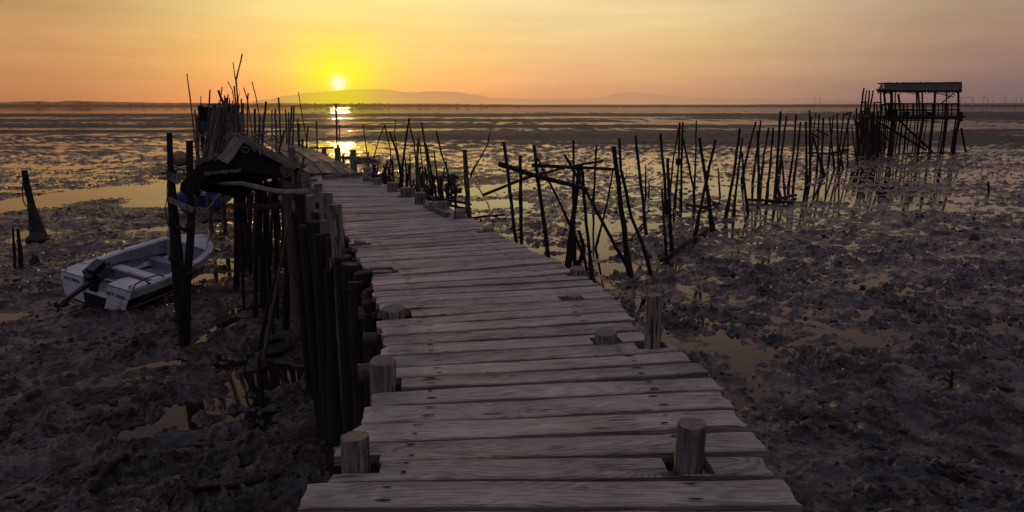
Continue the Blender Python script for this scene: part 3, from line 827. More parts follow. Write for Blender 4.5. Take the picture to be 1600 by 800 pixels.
V = []; Fc = []; MI = []; G = []; T = []
s = 0.05; pid = 1
nail = MB()
while s < cum[-1] - 0.05:
    wd = random.uniform(0.165, 0.20)
    if s + wd > cum[-1]: break
    a, b = chord(s + wd / 2)
    du = (b - a).normalized()
    a = a - du * random.uniform(-0.02, 0.03); b = b + du * random.uniform(-0.02, 0.035)
    z0 = DECK + random.uniform(-0.003, 0.003)
    ydist = (a.y + b.y) / 2
    w_eff = wd - random.uniform(0.020, 0.034)
    u, v, L = plank_mesh(V, Fc, MI, G, T, a, b, w_eff, z0, 0.042, pid, POSTS, cell=0.045 if ydist < 7 else 0.10)
    if ydist < 9:
        for frac in (0.17, 0.80):
            for dd in (-0.28, 0.26):
                c = a + u * (L * frac + random.uniform(-.02, .02)) + v * (dd * w_eff + random.uniform(-.012, .012))
                if any((c.x - p[0]) ** 2 + (c.y - p[1]) ** 2 < (p[2] + .06) ** 2 for p in POSTS): continue
                ll = random.uniform(0.012, 0.034); ww = random.uniform(0.004, 0.008)
                ring_ = []
                for q in range(8):
                    t = q * math.pi / 4
                    p = c + u * (math.cos(t) * ll) + v * (math.sin(t) * ww); ring_.append((p.x, p.y, z0 + 0.0048))
                fb = len(V)
                for p in ring_: V.append(p); G.append((0, 0, 0)); T.append(0.5)
                Fc.append(tuple(fb + q for q in range(8))); MI.append(1)
    s += wd; pid += 1
finish_planks('deck', V, Fc, MI, G, T, [M_PLANK, M_NAIL], walk)

# sagging old boards laid lengthwise on the next stretch
V = []; Fc = []; MI = []; G = []; T = []
RL = [at(462, 271, 3.06), at(455, 254, 3.10), at(440, 238, 3.08), at(420, 226, 3.04), at(396, 215, 3.0), at(350, 203, 3.0)]
RR = [at(558, 270, 3.04), at(535, 254, 3.10), at(500, 238, 3.08), at(470, 226, 3.04), at(440, 215, 3.0), at(392, 203, 3.0)]
nb = 7
for i in range(len(RL) - 1):
    for j in range(nb):
        t0 = (j + 0.06) / nb; t1 = (j + 0.94) / nb; tm = (t0 + t1) / 2
        a = RL[i].lerp(RR[i], tm); b = RL[i + 1].lerp(RR[i + 1], tm)
        sh = random.uniform(-0.25, 0.25); d = (b - a).normalized()
        a2 = a + d * (sh if i else random.uniform(-.1, .15)); b2 = b + d * (sh * 0.5 + 0.1)
        wd = (RR[i] - RL[i]).length / nb * 0.94
        zz = (a.z + b.z) / 2 + random.uniform(-0.015, 0.03)
        a2.z = b2.z = 0
        n0 = len(V)
        plank_mesh(V, Fc, MI, G, T, a2, b2, wd, 0, 0.03, pid, [], warp=2.0, cell=0.25); pid += 1
        Lb = (b2 - a2).length
        for q in range(n0, len(V)):
            x, y, z = V[q]
            f_ = ((Vector((x, y, 0)) - a2).length) / Lb
            V[q] = (x, y, z + a.z + (b.z - a.z) * f_ + random.uniform(-.004, .004) + (zz - (a.z + b.z) / 2))
finish_planks('far_deck', V, Fc, MI, G, T, [M_PLANK2], walk)

# posts of the boardwalk, each down into the mud
def walk_post(x, y, r, ztop, mat=M_GREY, zb=-0.4, lean=(0, 0), sides=18):
    m_ = MB(); n = 9; pts = []; rr = []
    for i in range(n):
        t = i / (n - 1); z = zb + (ztop - zb) * t
        pts.append((x + lean[0] * (1 - t) + 0.012 * math.sin(t * 5 + x * 9), y + lean[1] * (1 - t) + 0.01 * math.sin(t * 4 + y * 7), z)); rr.append(r * (1.08 - 0.08 * t))
    # slightly rounded, uneven top
    pts[-1] = (x, y, ztop - 0.006); pts.append((x, y, ztop)); rr.append(r * 0.95)
    m_.tube(pts, rr, sides, 0, 0.045, cap_mi=1)
    sl = (random.uniform(-.14, .14), random.uniform(-.14, .14))
    for q in range(len(m_.v) - 2 * sides, len(m_.v)):
        vx, vy, vz = m_.v[q]; m_.v[q] = (vx, vy, vz + (vx - x) * sl[0] + (vy - y) * sl[1] + random.uniform(-.003, .002))
    return m_.obj('post', [mat, M_END if mat is M_GREY else mat], walk, smooth=False, loc=Vector((x, y, 0)))
for (x, y, r, zt, thr) in POSTS:
    walk_post(x, y, r, zt)
# tall posts at the left edge, standing outside the planks
def side_post(px, topy, wpx, Yd, mat=M_GREY, lean=(0, 0)):
    t = atY(px, topy, Yd); depth = Yd * math.cos(PITCH) + (CAMZ - t.z) * math.sin(PITCH)
    walk_post(t.x, Yd, wpx / F * depth / 2, t.z, mat, lean=lean, sides=14)
    return t
for a in [(523, 319, 21, 6.9), (509, 301, 22, 7.6), (484, 305, 14, 8.6), (506, 344, 12, 7.3), (466, 268, 12, 13.2), (551, 234, 10, 16.0), (527, 231, 10, 17.5), (455, 229, 11, 16.0), (462, 244, 9, 15.0), (506, 232, 7, 21.0), (536, 241, 4, 18.0)]:
    side_post(*a)
# dark supports along the left side, doubled up, and under the deck
rnd = random.Random(4)
for (px, topy, wpx, Yd) in [(598, 505, 20, 4.7), (585, 450, 26, 5.2), (566, 425, 26, 5.7), (548, 412, 30, 6.0), (556, 440, 24, 5.5), (535, 400, 28, 6.4), (520, 372, 22, 7.0), (505, 365, 30, 7.3), (490, 345, 24, 8.0), (478, 352, 20, 8.4),
                           (497, 330, 24, 8.2), (470, 300, 22, 9.6), (484, 320, 16, 9.0), (462, 330, 14, 9.8), (600, 520, 22, 4.3), (575, 470, 22, 5.0), (545, 450, 20, 5.9), (515, 420, 20, 6.9)]:
    side_post(px, topy, wpx, Yd, M_DARK, lean=(rnd.uniform(-.16, .16), rnd.uniform(-.2, .2)))
for s_ in np.arange(0.6, cum[-1], 1.25):
    a, b = chord(s_)
    for f_ in (0.12, 0.88):
        p = a.lerp(b, f_); walk_post(p.x, p.y + rnd.uniform(-.1, .1), rnd.uniform(.055, .075), DECK - 0.10, M_DARK, lean=(rnd.uniform(-.08, .08), rnd.uniform(-.1, .1)), sides=10)
# cross logs under the planks, ends sticking out at the left
for s_ in list(np.arange(0.45, cum[-1], 0.62)):
    a, b = chord(s_); du = (b - a).normalized()
    m_ = MB(); r_ = rnd.uniform(.045, .06)
    p0 = a - du * rnd.uniform(0.03, 0.16); p1 = b + du * rnd.uniform(-0.25, -0.05)
    if p0.y < 3.8: p0 = a + du * 0.05
    m_.tube([(p0.x, p0.y, DECK - 0.15), ((p0.x + p1.x) / 2, (p0.y + p1.y) / 2, DECK - 0.16), (p1.x, p1.y, DECK - 0.15)], r_, 10, 0, 0.04, cap_mi=1)
    m_.obj('cross_log', [M_BROWN, M_BROWN], walk, loc=Vector((p0.x, p0.y, DECK - .15)))
# lengthwise beams
for f_ in (0.10, 0.5, 0.90):
    pts = []
    for s_ in np.arange(0.1, cum[-1], 0.8):
        a, b = chord(s_); p = a.lerp(b, f_); pts.append((p.x, p.y, DECK - 0.072))
    m_ = MB(); m_.tube(pts, 0.027, 6); m_.obj('beam', M_DARK, walk, loc=Vector(pts[0]))
# short boards wedged beside posts (left front and edge pieces)
def loose_board(pxa, pya, pxb, pyb, z, w, h, mat=M_GREY, par=None, name='board', Y=None):
    a = at(pxa, pya, z) if Y is None else atY(pxa, pya, Y); b = at(pxb, pyb, z) if Y is None else atY(pxb, pyb, Y)
    m_ = MB(); m_.beam(a, b, w, h, 0, 0.004, seg=6); return m_.obj(name, mat, par, loc=a)
loose_board(523, 712, 556, 704, DECK - 0.05, 0.05, 0.05, M_GREY, walk, 'stub_board')
loose_board(577, 380, 590, 430, DECK - 0.055, 0.03, 0.06, M_GREY, walk, 'edge_board')
loose_board(505, 277, 566, 272, 3.06, 0.10, 0.07, M_GREY, walk, 'edge_log')
loose_board(468, 283, 494, 281, 3.02, 0.10, 0.05, M_GREY, walk, 'edge_board')
loose_board(484, 316, 515, 313, 2.96, 0.12, 0.04, M_GREY, walk, 'edge_board')
loose_board(700, 335, 664, 320, 3.035, 0.06, 0.05, M_GREY, walk, 'edge_log')
loose_board(672, 322, 700, 320, 3.07, 0.10, 0.10, M_GREY, walk, 'edge_log')
for (x0, y0, x1, y1, Yd, h_) in [(528, 246, 580, 249, 16.5, .075), (553, 254, 590, 252, 15.4, .09), (484, 231, 521, 231, 18.5, .05), (566, 273, 588, 285, 12.6, .05)]:
    a = atY(x0, y0, Yd); b = atY(x1, y1, Yd - .2); m_ = MB(); m_.beam(a, b, 0.05, h_, 0, .004, seg=5); m_.obj('side_rail', M_GREY, walk, loc=a)
# logs lying across left edge with their round ends showing
for (x0, y0, x1, y1, z, r_) in [(458, 322, 500, 318, 2.86, .07), (470, 336, 512, 336, 2.80, .09), (492, 356, 520, 358, 2.72, .08), (536, 436, 590, 434, 2.84, .07), (516, 412, 560, 408, 2.80, .06), (550, 455, 590, 448, 2.82, .06), (566, 490, 600, 486, 2.84, .06)]:
    a = at(x0, y0, z); b = at(x1, y1, z); m_ = MB(); m_.tube([a, a.lerp(b, .5), b], r_, 12, 0, .03, cap_mi=1); m_.obj('cross_log', [M_BROWN, M_END], walk, loc=a)

# ------------------------------------------------------------------ poles
ORD = ['zeroth', 'first', 'second', 'third', 'fourth', 'fifth', 'sixth', 'seventh', 'eighth', 'ninth', 'tenth', 'eleventh', 'twelfth', 'thirteenth', 'fourteenth', 'fifteenth', 'sixteenth', 'seventeenth', 'eighteenth', 'nineteenth', 'twentieth'] + \
      ['twenty-' + x for x in ('first', 'second', 'third', 'fourth', 'fifth', 'sixth', 'seventh', 'eighth', 'ninth')] + ['thirtieth'] + ['thirty-' + x for x in ('first', 'second', 'third', 'fourth', 'fifth', 'sixth', 'seventh', 'eighth', 'ninth')] + ['fortieth'] + ['forty-' + x for x in ('first', 'second', 'third', 'fourth')]

def pole_pts(path, Y=None, zb=0.0):
    """path: sight points from top to base; the base stands on the mud"""
    if Y is None:
        b = at(path[-1][0], path[-1][1], 0.0); Y = b.y
        P = [atY(x, y, Y) for x, y in path]
    else:
        P = [atY(x, y, Y) for x, y in path]
        d = (P[-1] - P[-2]);
        if d.z > -0.05: d.z = -0.05
        d.x = max(-0.25 * abs(d.z), min(0.25 * abs(d.z), d.x))
        tt = (P[-1].z - zb) / -d.z
        if tt > 0: P.append(P[-1] + d * tt)
    return P, Y
def make_pole(name, path, wpx, mat=M_DARK, Y=None, parent=None, label=None, group=None, cat='pole', lean_y=0.0, rscale=0.78, zb=0.0):
    P, Yb = pole_pts(path, Y, zb)
    depth = Yb * math.cos(PITCH) + (CAMZ - 1.5) * math.sin(PITCH)
    r = wpx / F * depth / 2 * rscale
    top = P[0]; base = P[-1]; H = max(top.z - base.z, 0.1)
    pts = []; n_per = 4
    for i in range(len(P) - 1):
        for q in range(n_per):
            t = q / n_per; pts.append(P[i].lerp(P[i + 1], t))
    pts.append(P[-1]); d = (P[-1] - P[-2]).normalized(); pts.append(P[-1] + d * (0.35 if zb == 0 else 0.1))
    rr = []
    for i, p in enumerate(pts):
        t = (p.z - base.z) / H
        rr.append(r * (1.12 - 0.30 * t) * random.uniform(0.9, 1.1))
        if 0 < i < len(pts) - 2:
            j = r * 0.22; p.x += random.uniform(-j, j); p.y += random.uniform(-j, j)
        p.y += lean_y * t
    if zb == 0:
        for i, p in enumerate(pts):
            if p.z < 0.75: rr[i] *= 1.12 + 0.30 * random.random()
    m_ = MB(); m_.tube(pts, rr, 9 if wpx > 5 else 7, 0, 0.10)
    for _ in range(random.choice((0, 0, 1, 2)) if H > 1.5 else 0):
        q = random.randint(1, len(pts) - 4); a0 = random.uniform(0, 6.28); ln = random.uniform(.05, .16)
        m_.tube([pts[q], pts[q] + Vector((math.cos(a0) * ln * .6, math.sin(a0) * ln * .6, ln * .6)), pts[q] + Vector((math.cos(a0) * ln * .8, math.sin(a0) * ln * .8, ln * 1.5))], [r * .5, r * .38, r * .2], 5, 0, .1)
    o = m_.obj(name, mat, parent, smooth=False, loc=Vector((base.x, base.y, base.z)))
    if parent is None: tag(o, label, cat, group)
    return o

# -- the ruined frame right of the deck: crossing poles tied together
fr = at(930, 430); fr_e = empty('ruined_frame', (fr.x, fr.y, 0)); tag(fr_e, 'ruined frame of dark upright poles tied with crossing rails right of the boardwalk', 'wooden frame')
def fpole(path, w, Y=None, nm='upright', ly=0.0): make_pole(nm, path, w, M_DARK, Y, fr_e, lean_y=ly)
fpole([(787, 222), (797, 300), (806, 378)], 8, 16.0)
fpole([(813, 243), (814, 310), (815, 388)], 8, 15.6)
fpole([(834, 226), (845, 310), (858, 410)], 8, 17.3)
fpole([(896, 219), (896, 300), (898, 415)], 6)
fpole([(905, 258), (896, 340), (886, 424)], 11)
fpole([(909, 259), (916, 350), (926, 443)], 8)
fpole([(959, 229), (971, 330), (985, 433)], 11)
fpole([(968, 216), (970, 264), (987, 339), (1009, 396), (1018, 434)], 6.5)
fpole([(840, 247), (876, 320), (912, 400)], 5, 18.2, 'brace')
fpole([(882, 242), (914, 296), (945, 355), (981, 419)], 6, 17.6, 'brace')
fpole([(958, 264), (948, 320), (936, 367)], 4, 21.0, 'brace')
fpole([(905, 360), (913, 392), (904, 412)], 7, 18.8, 'brace')
def frail(a, b, Y, w, bend=0, nm='rail'):
    A = atY(a[0], a[1], Y); B = atY(b[0], b[1], Y - 0.3); m_ = MB()
    depth = Y; r = w / F * depth / 2
    pts = [A.lerp(B, i / 6) + Vector((0, 0, bend * math.sin(math.pi * i / 6) + random.uniform(-.01, .01))) for i in range(7)]
    m_.tube(pts, [r * (1.05 - 0.05 * i) for i in range(7)], 8, 0, .08); m_.obj(nm, M_DARK, fr_e, loc=A)
frail((779, 256), (919, 296), 16.4, 8, -0.02)
frail((831, 258), (966, 265), 17.2, 6)
frail((754, 305), (943, 252), 16.9, 4.5, 0.12)

# -- single poles of the mud right of the boardwalk: (path, width, [Y])
ROW = [
 ([(993, 212), (1002, 290), (1010, 367)], 6), ([(1009, 257), (1009, 308)], 3), ([(1014, 281), (1014, 308)], 2.5),
 ([(932, 227), (929, 280), (927, 318)], 4.5),
 ([(1032, 209), (1038, 270), (1042, 336)], 6), ([(1043, 247), (1046, 320), (1050, 399)], 7), ([(1034, 295), (1037, 345), (1042, 411)], 5),
 ([(1060, 200), (1052, 250), (1047, 300)], 3.5), ([(1062, 191), (1060, 254), (1054, 327)], 4.5), ([(1067, 191), (1065, 257), (1064, 328)], 5),
 ([(1067, 215), (1084, 296), (1085, 330)], 4.5), ([(1088, 188), (1087, 240), (1085, 294)], 3.5), ([(1093, 215), (1104, 290), (1114, 361)], 7),
 ([(1118, 218), (1100, 300), (1085, 371)], 6.5), ([(1122, 263), (1125, 309)], 3.5), ([(1156, 201), (1146, 275), (1133, 343)], 6),
 ([(1160, 215), (1152, 280), (1146, 338)], 5), ([(1181, 190), (1168, 240), (1159, 282)], 4.5), ([(1159, 238), (1163, 290), (1169, 336)], 4.5),
 ([(1189, 188), (1182, 240), (1176, 286)], 4), ([(1184, 204), (1185, 260), (1186, 313)], 5), ([(1201, 200), (1194, 240), (1189, 281)], 4),
 ([(1208, 200), (1203, 260), (1197, 317)], 5), ([(1219.6, 174), (1215, 240), (1211, 307)], 5.5), ([(1229, 181), (1223, 225), (1218, 268)], 4),
 ([(1221, 238), (1224, 275), (1227, 309)], 4), ([(1211, 280), (1220, 309)], 3.5), ([(1244, 178), (1240, 238), (1232, 291)], 4.5),
 ([(1251, 190), (1246, 240), (1240, 286)], 4), ([(1259, 190), (1260, 240), (1260, 289)], 5), ([(1265, 172), (1265, 220), (1266, 270)], 4),
 ([(1267, 181), (1266, 235), (1265, 284)], 4), ([(1275, 175), (1270, 215), (1266, 255)], 3), ([(1280, 178), (1278, 225), (1276, 271)], 3.5),
 ([(1286.5, 184), (1285, 228), (1283, 271)], 4.5), ([(1270, 212), (1278, 240), (1288, 275)], 4.5), ([(1296, 183), (1299, 222), (1304, 265)], 3.5),
 ([(1302, 180), (1298, 220), (1294, 258)], 4), ([(1308, 177), (1309, 220), (1310, 262)], 4), ([(1318, 180), (1312, 230), (1317, 264)], 3.5),
 ([(1329, 175), (1318, 225), (1311, 263)], 4), ([(1325, 192), (1324, 262)], 3), ([(1331, 196), (1334, 228), (1340, 255)], 3), ([(1334, 180), (1338, 200), (1342, 240)], 3)]
def lean_of(path):
    dx = path[0][0] - path[-1][0]; h_ = path[-1][1] - path[0][1]
    a = dx / max(h_, 1)
    return 'leaning right' if a > 0.09 else 'leaning left' if a < -0.09 else 'standing upright'
order = sorted(range(len(ROW)), key=lambda i: ROW[i][0][-1][0])
rank = {i: n + 1 for n, i in enumerate(order)}
SPEC_LAB = {4: 'dark pole with slight bend, leftmost of the tall poles beyond the ruined frame', 5: 'thick dark pole cut square, its base nearest the fallen log',
            6: 'thin short stake touching the lower end of the fallen log', 12: 'dark pole of the big crossed pair, the one leaning left', 13: 'dark pole of the big crossed pair, the one leaning right',
            23: 'tallest thick pole midway along the far stick row', 3: 'thin upright pole standing in a puddle behind the ruined frame', 0: 'bent dark pole just right of the ruined frame'}
for i, (path, w) in enumerate(ROW):
    tall = 'short' if path[-1][1] - path[0][1] < 60 and path[-1][1] > 290 else ('thick' if w > 5.5 else 'thin' if w < 4 else 'dark')
    lb = SPEC_LAB.get(i, f"{tall} pole {lean_of(path)}, base {ORD[rank[i]]} from left in the long ruined row toward stilt hut")
    make_pole('mooring_pole', path, w, M_DARK, None, None, lb, 'poles of the ruined row running to the stilt hut')
# wooden block tied between two of them
b = atY(1060, 253, at(1054, 327).y); m_ = MB(); m_.box((0, 0, 0), (.22, .16, .28), bev=.03); o = m_.obj('wooden_block', M_DARK); o.location = b
tag(o, 'small dark block tied high between two thin upright poles', 'block')
for (a, b_, nm, lb) in [((1275, 202), (1294, 212), 'cross_pole', 'thin cross pole hanging at mid height in the far stick row'), ((1318, 180), (1329, 176), 'cross_pole', 'short cross stick joining two pole tops left of the stilt hut'), ((1266, 208), (1281, 216), 'cross_pole', 'short cross pole tied in the dense middle of the far stick row')]:
    Yq = 50.0; A = atY(a[0], a[1], Yq); B = atY(b_[0], b_[1], Yq); m_ = MB(); m_.tube([A, A.lerp(B, .5), B], 0.06, 6, 0, .1); tag(m_.obj(nm, M_DARK, loc=A), lb, 'pole')

# posts standing between deck and frame
make_pole('wooden_post', [(726, 234), (729, 290), (733, 339)], 11, M_BROWN, 14.0, None, 'thick square-cut brown post rising behind the right edge of the boardwalk', None, 'post')
make_pole('driftwood_branch', [(766, 206), (762, 225), (750, 248), (735, 273)], 3.2, M_DARK, None, None, 'thin crooked branch leaning right beside the thick brown post', None, 'branch')

# fallen logs in the mud
def log(pts2, w, label, nm='fallen_log', mat=M_DARK, z=0.03, group=None):
    P = [at(x, y, z) for x, y in pts2]; m_ = MB(); depth = P[0].y; r = w / F * depth / 2
    for p in P: p.z = max(mud_z(p.x, p.y), 0.04) + r * 0.9
    pts = []
    for i in range(len(P) - 1):
        for q in range(4): pts.append(P[i].lerp(P[i + 1], q / 4))
    pts.append(P[-1])
    for i, p in enumerate(pts):
        p.x += random.uniform(-r, r) * .3; p.z += random.uniform(-r, r) * .3
    m_.tube(pts, [r * random.uniform(.8, 1.1) for _ in pts], 8, 0, .12)
    tag(m_.obj(nm, mat, loc=P[0]), label, 'log', group)
P_ = [at(1034, 411), at(1104, 361)]
log([(1034, 410), (1070, 388), (1105, 362)], 7, 'dark log lying diagonally on the mud under the crossed poles')
log([(1167, 314), (1205, 317), (1240, 319)], 4.5, 'straight log lying flat in shallow water in front of the far stick row')
log([(1212, 314), (1226, 311), (1243, 307)], 5, 'short rough driftwood at the right end of the flat log')
log([(697, 347), (740, 343), (788, 337)], 4, 'thin dark log lying in the puddle right of the deck posts')
log([(1072, 322), (1100, 326), (1125, 320)], 4, 'thin driftwood lying behind the big crossed poles')
log([(962, 383), (985, 377), (1004, 352)], 4, 'low driftwood on the mud right of the ruined frame')
log([(620, 318), (680, 312), (735, 322)], 5, 'bark covered log lying in the brush right of the deck')
log([(150, 795), (175, 758), (200, 728)], 14, 'half buried log on the dark mud at lower left')
log([(300, 800), (360, 775), (440, 760)], 10, 'half buried log on dark mud beside the boardwalk, bottom left')
log([(1266, 240), (1290, 243), (1325, 236)], 4, 'low driftwood lying between the far row and the stilt hut')

# -- the tangle of sticks beside the deck
TANG = [([(567, 194), (574, 243), (577, 280)], 2.5, 'thin stick leaning left beside the far deck rails'),
 ([(601, 196), (594, 212), (583, 249), (581, 300)], 2.8, 'forked bent stick at the left of the brush tangle'),
 ([(601, 195), (610, 234), (608, 300)], 3, 'thin stick meeting the forked stick at its top'),
 ([(609, 206), (620, 239), (626, 264), (626, 308)], 4.5, 'curved stick with a thick dark foot in the brush tangle'),
 ([(619, 186), (616, 211), (622, 240), (626, 296)], 2.3, 'very thin upright twig in the brush tangle'),
 ([(639.5, 185), (635, 213), (629, 260), (627, 304)], 4.8, 'tallest thick stick leaning right in the brush tangle'),
 ([(640, 198), (647, 222), (650, 262), (652, 300)], 3.2, 'thin stick curving down right from the tallest stick'),
 ([(654, 216), (652, 240), (654, 306)], 6, 'pale topped thick stake in the middle of the brush tangle'),
 ([(659, 191), (663, 217), (668, 255), (676, 300)], 4.3, 'tall stick leaning left, right of the pale topped stake'),
 ([(665, 224), (674, 267), (682, 312)], 4.2, 'dark stick leaning left beside the tall leaning one'),
 ([(655.6, 222), (659, 256), (665, 300)], 2.8, 'thin stick behind the pale topped stake'),
 ([(681.5, 205.6), (689, 237), (698, 264), (706, 296)], 4.3, 'bent dark stick leaning left at the right of the tangle'),
 ([(678, 237), (682, 265), (686, 300)], 3.2, 'medium stick between two leaning sticks right in the tangle'),
 ([(696.5, 245), (699, 270), (701, 298)], 2.6, 'thin short stick at the far right of the tangle'),
 ([(695, 262), (692, 280), (688, 304)], 3.4, 'short stick leaning right at the right end of the tangle'),
 ([(688, 277), (689, 295), (692, 319)], 7, 'thick stub foot at the right end of the tangle'),
 ([(640.6, 240), (641, 270), (642, 300)], 3.2, 'short upright stake left of the pale topped stake'),
 ([(593, 248), (589, 270), (586, 284)], 2.8, 'short stick leaning right at the left of the tangle'),
 ([(613.5, 243), (614, 266), (615, 288)], 2.8, 'short upright stick near the forked stick'),
 ([(576, 237), (575, 252), (575, 270)], 3, 'short thin stub beside the end of the deck rail')]
for path, w, lb in TANG:
    make_pole('stick', path, w, M_BROWN if 'pale' in lb else M_DARK, None, None, lb, 'sticks of the brush tangle beside the deck', 'stick')
rnd = random.Random(11)
for i in range(46):
    px = rnd.uniform(572, 712); by = rnd.uniform(272, 318) if px > 600 else rnd.uniform(270, 288)
    hh = rnd.uniform(8, 34) * (1.0 if px > 600 else .6)
    make_pole('broken_stake', [(px + rnd.uniform(-7, 7), by - hh), (px + rnd.uniform(-2, 2), by - hh * .45), (px, by)], rnd.uniform(2.5, 5.5), M_DARK, None, None,
              'short broken stake among the low brush right of the boardwalk', 'short broken stakes in the brush tangle', 'stake')
# oyster-crusted clumps in that brush
def lump(px, py, wpx, hpx, label, nm='mud_lump', mat=M_ROCK, seed=1, group=None):
    b = at(px, py); depth = b.y; rx = wpx / F * depth / 2; rz = hpx / F * depth
    bm = bmesh.new(); bmesh.ops.create_icosphere(bm, subdivisions=3, radius=1); r2 = random.Random(seed); o1, o2, o3 = [r2.uniform(0, 50) for _ in range(3)]
    from mathutils import noise as mn
    for v in bm.verts:
        n = 1 + 0.45 * mn.noise(v.co * 1.6 + Vector((o1, o2, o3))) + 0.22 * mn.noise(v.co * 4.5 + Vector((o2, o3, o1)))
        v.co = Vector((v.co.x * rx * n, v.co.y * rx * .8 * n, max(v.co.z * n, -0.2) * rz))
    me = bpy.data.meshes.new(nm); bm.to_mesh(me); bm.free(); me.materials.append(mat)
    o = bpy.data.objects.new(nm, me); C.objects.link(o); o.location = (b.x, b.y, 0.01); tag(o, label, 'rock', group); return o
for i in range(22):
    px = rnd.uniform(575, 720); py = rnd.uniform(276, 322) if px > 610 else rnd.uniform(272, 292)
    lump(px, py, rnd.uniform(7, 18), rnd.uniform(4, 9), 'dark crusted lump among the broken stakes right of the boardwalk', 'crusted_lump', seed=i, group='crusted lumps in the brush tangle')
lump(1522, 375, 14, 9, 'round dark rock on the mudflat at the right edge', 'rock', seed=51)
lump(1486, 575, 48, 12, 'dark weed covered mound behind the small dead stump, lower right', 'weed_mound', seed=52)
lump(1425, 488, 12, 8, 'small dark rock in the puddles right of centre', 'rock', seed=53)
lump(1440, 645, 16, 8, 'small dark rock on dark mud at lower right', 'rock', seed=54)
lump(155, 632, 18, 11, 'small round rock beside the long puddle, lower left', 'rock', seed=55)
lump(55, 414, 15, 17, 'pointed dark rock on the mud left of the white boat', 'rock', seed=56)
lump(240, 540, 30, 9, 'low dark rock behind the twin pole frame', 'rock', seed=57)

# small dead stump with side twigs lower right, short stake
st = at(1484, 612); o = empty('dead_stump', (st.x, st.y, 0)); tag(o, 'small dead stump with side twigs on the mud, lower right', 'stump')
m_ = MB(); m_.tube([(0, 0, -.05), (0, 0, .04), (.0, 0, .18), (-.01, 0, .36)], [.06, .035, .022, .015], 8, 0, .1); m_.obj('stem', M_DARK, o)
for a_ in ((-.10, .30, .05), (.11, .26, -.03), (-.09, .2, 0), (.08, .34, 0)):
    m_ = MB(); m_.tube([(0, 0, a_[1] - .08), (a_[0] * .6, a_[2], a_[1]), (a_[0], a_[2], a_[1] + .0)], [.012, .010, .005], 6); m_.obj('twig', M_DARK, o)
make_pole('short_stake', [(1544, 283), (1545, 303)], 3.4, M_DARK, None, None, 'lone short stake on the open mud right of the stilt hut', None, 'stake')

# -- left side stumps
pm = at(64, 372); mm_e = empty('mooring_stump', (pm.x, pm.y, 0)); tag(mm_e, 'leaning mooring pole with thick crusted foot and hanging rope, far left', 'mooring pole')
Yp = pm.y
P = [atY(x, y, Yp) for x, y in [(38, 266), (42, 290), (49, 318), (54, 345), (62, 374)]]
m_ = MB(); m_.tube(P, [.09, .10, .11, .12, .14], 10, 0, .12); m_.obj('pole', M_DARK, mm_e, loc=P[-1])
P = [atY(x, y, Yp - .05) for x, y in [(47, 318), (51, 335), (56, 352), (60, 374)]]
m_ = MB(); m_.tube(P, [.09, .15, .17, .22], 12, 0, .3); m_.obj('crusted_foot', M_ROCK, mm_e, loc=P[-1])
P = [atY(x, y, Yp) for x, y in [(37, 275), (35, 295), (36, 312), (40, 322), (46, 323)]]
m_ = MB(); m_.tube(P, .018, 5); m_.obj('rope', M_DROPE, mm_e, loc=P[0])
lump(60, 376, 34, 13, 'dark crusted mound at the foot of the leaning mooring pole', 'mud_mound', seed=60)
make_pole('stake', [(20, 355), (22, 385), (24, 421)], 4.5, M_DARK, None, None, 'thinner of two twin stakes at the far left, the left one', None, 'stake')
make_pole('stake', [(28, 358), (31, 385), (33, 420)], 6.5, M_DARK, None, None, 'thicker of two twin stakes at the far left, the right one', None, 'stake')

# ------------------------------------------------------------------ stilt hut on the right
HY = 63.5
hb = at(1437, 240); hut = empty('stilt_hut', (atY(1437, 240, HY).x, HY, 0)); tag(hut, 'tall open fishing hut on stilts with reed roof and railings, standing in the shallows', 'stilt hut')
def hx(px, Y=HY): return atY(px, 240, Y).x
def hp(px, py, Y=HY): return atY(px, py, Y)
def hut_tube(name, pts, r, mat=M_DARK, sides=7):
    m_ = MB(); m_.tube(pts, r, sides, 0, .1); return m_.obj(name, mat, hut, loc=Vector(pts[-1]))
rnd = random.Random(21)
for (px, w, dy) in [(1376, 3, 0), (1383, 4.5, .2), (1389, 3, 1), (1395.5, 9.5, 0), (1402, 3, 2), (1407, 3, 3), (1411.5, 4.5, 1), (1418, 4.5, 3.5), (1425, 2.5, 3), (1430, 2.5, 2), (1435, 3.5, .5), (1443, 7, 0), (1449, 2.5, 3.5),
                     (1458, 6.5, 0), (1473.5, 3, 3), (1478, 5.5, 0), (1481, 3, 2), (1494, 4, 3), (1499, 7, 0), (1386, 3, 3), (1380, 3, 2.5), (1399, 3, 3.5)]:
    Y = HY + dy; t = hp(px, 183, Y); t.z = 3.3; b = Vector((t.x + rnd.uniform(-.12, .12), Y, -.3)); m = t.lerp(b, .5); m.x += rnd.uniform(-.08, .08)
    r = w / F * Y / 2 * .62
    hut_tube('stilt', [t, m, b], [r * .95, r, r * 1.1])
# platform
x0, x1 = hx(1369), hx(1499); m_ = MB(); m_.box(((x0 + x1) / 2 - hut.location.x, 2.0, 3.36), (x1 - x0, 4.2, 0.10))
for i in range(30):
    m_.box((x0 - hut.location.x + (i + .5) * (x1 - x0) / 30, 1.98 - rnd.uniform(0, .06), 3.44), ((x1 - x0) / 30 * .93, 4.3, 0.05))
m_.obj('platform', M_DARK, hut)
m_ = MB(); m_.tube([hp(1368, 184.5, HY - .15), hp(1430, 184, HY - .2), hp(1499, 183.5, HY - .15)], .13, 8, 0, .08); m_.obj('edge_beam', M_DARK, hut, loc=hp(1368, 184.5, HY))
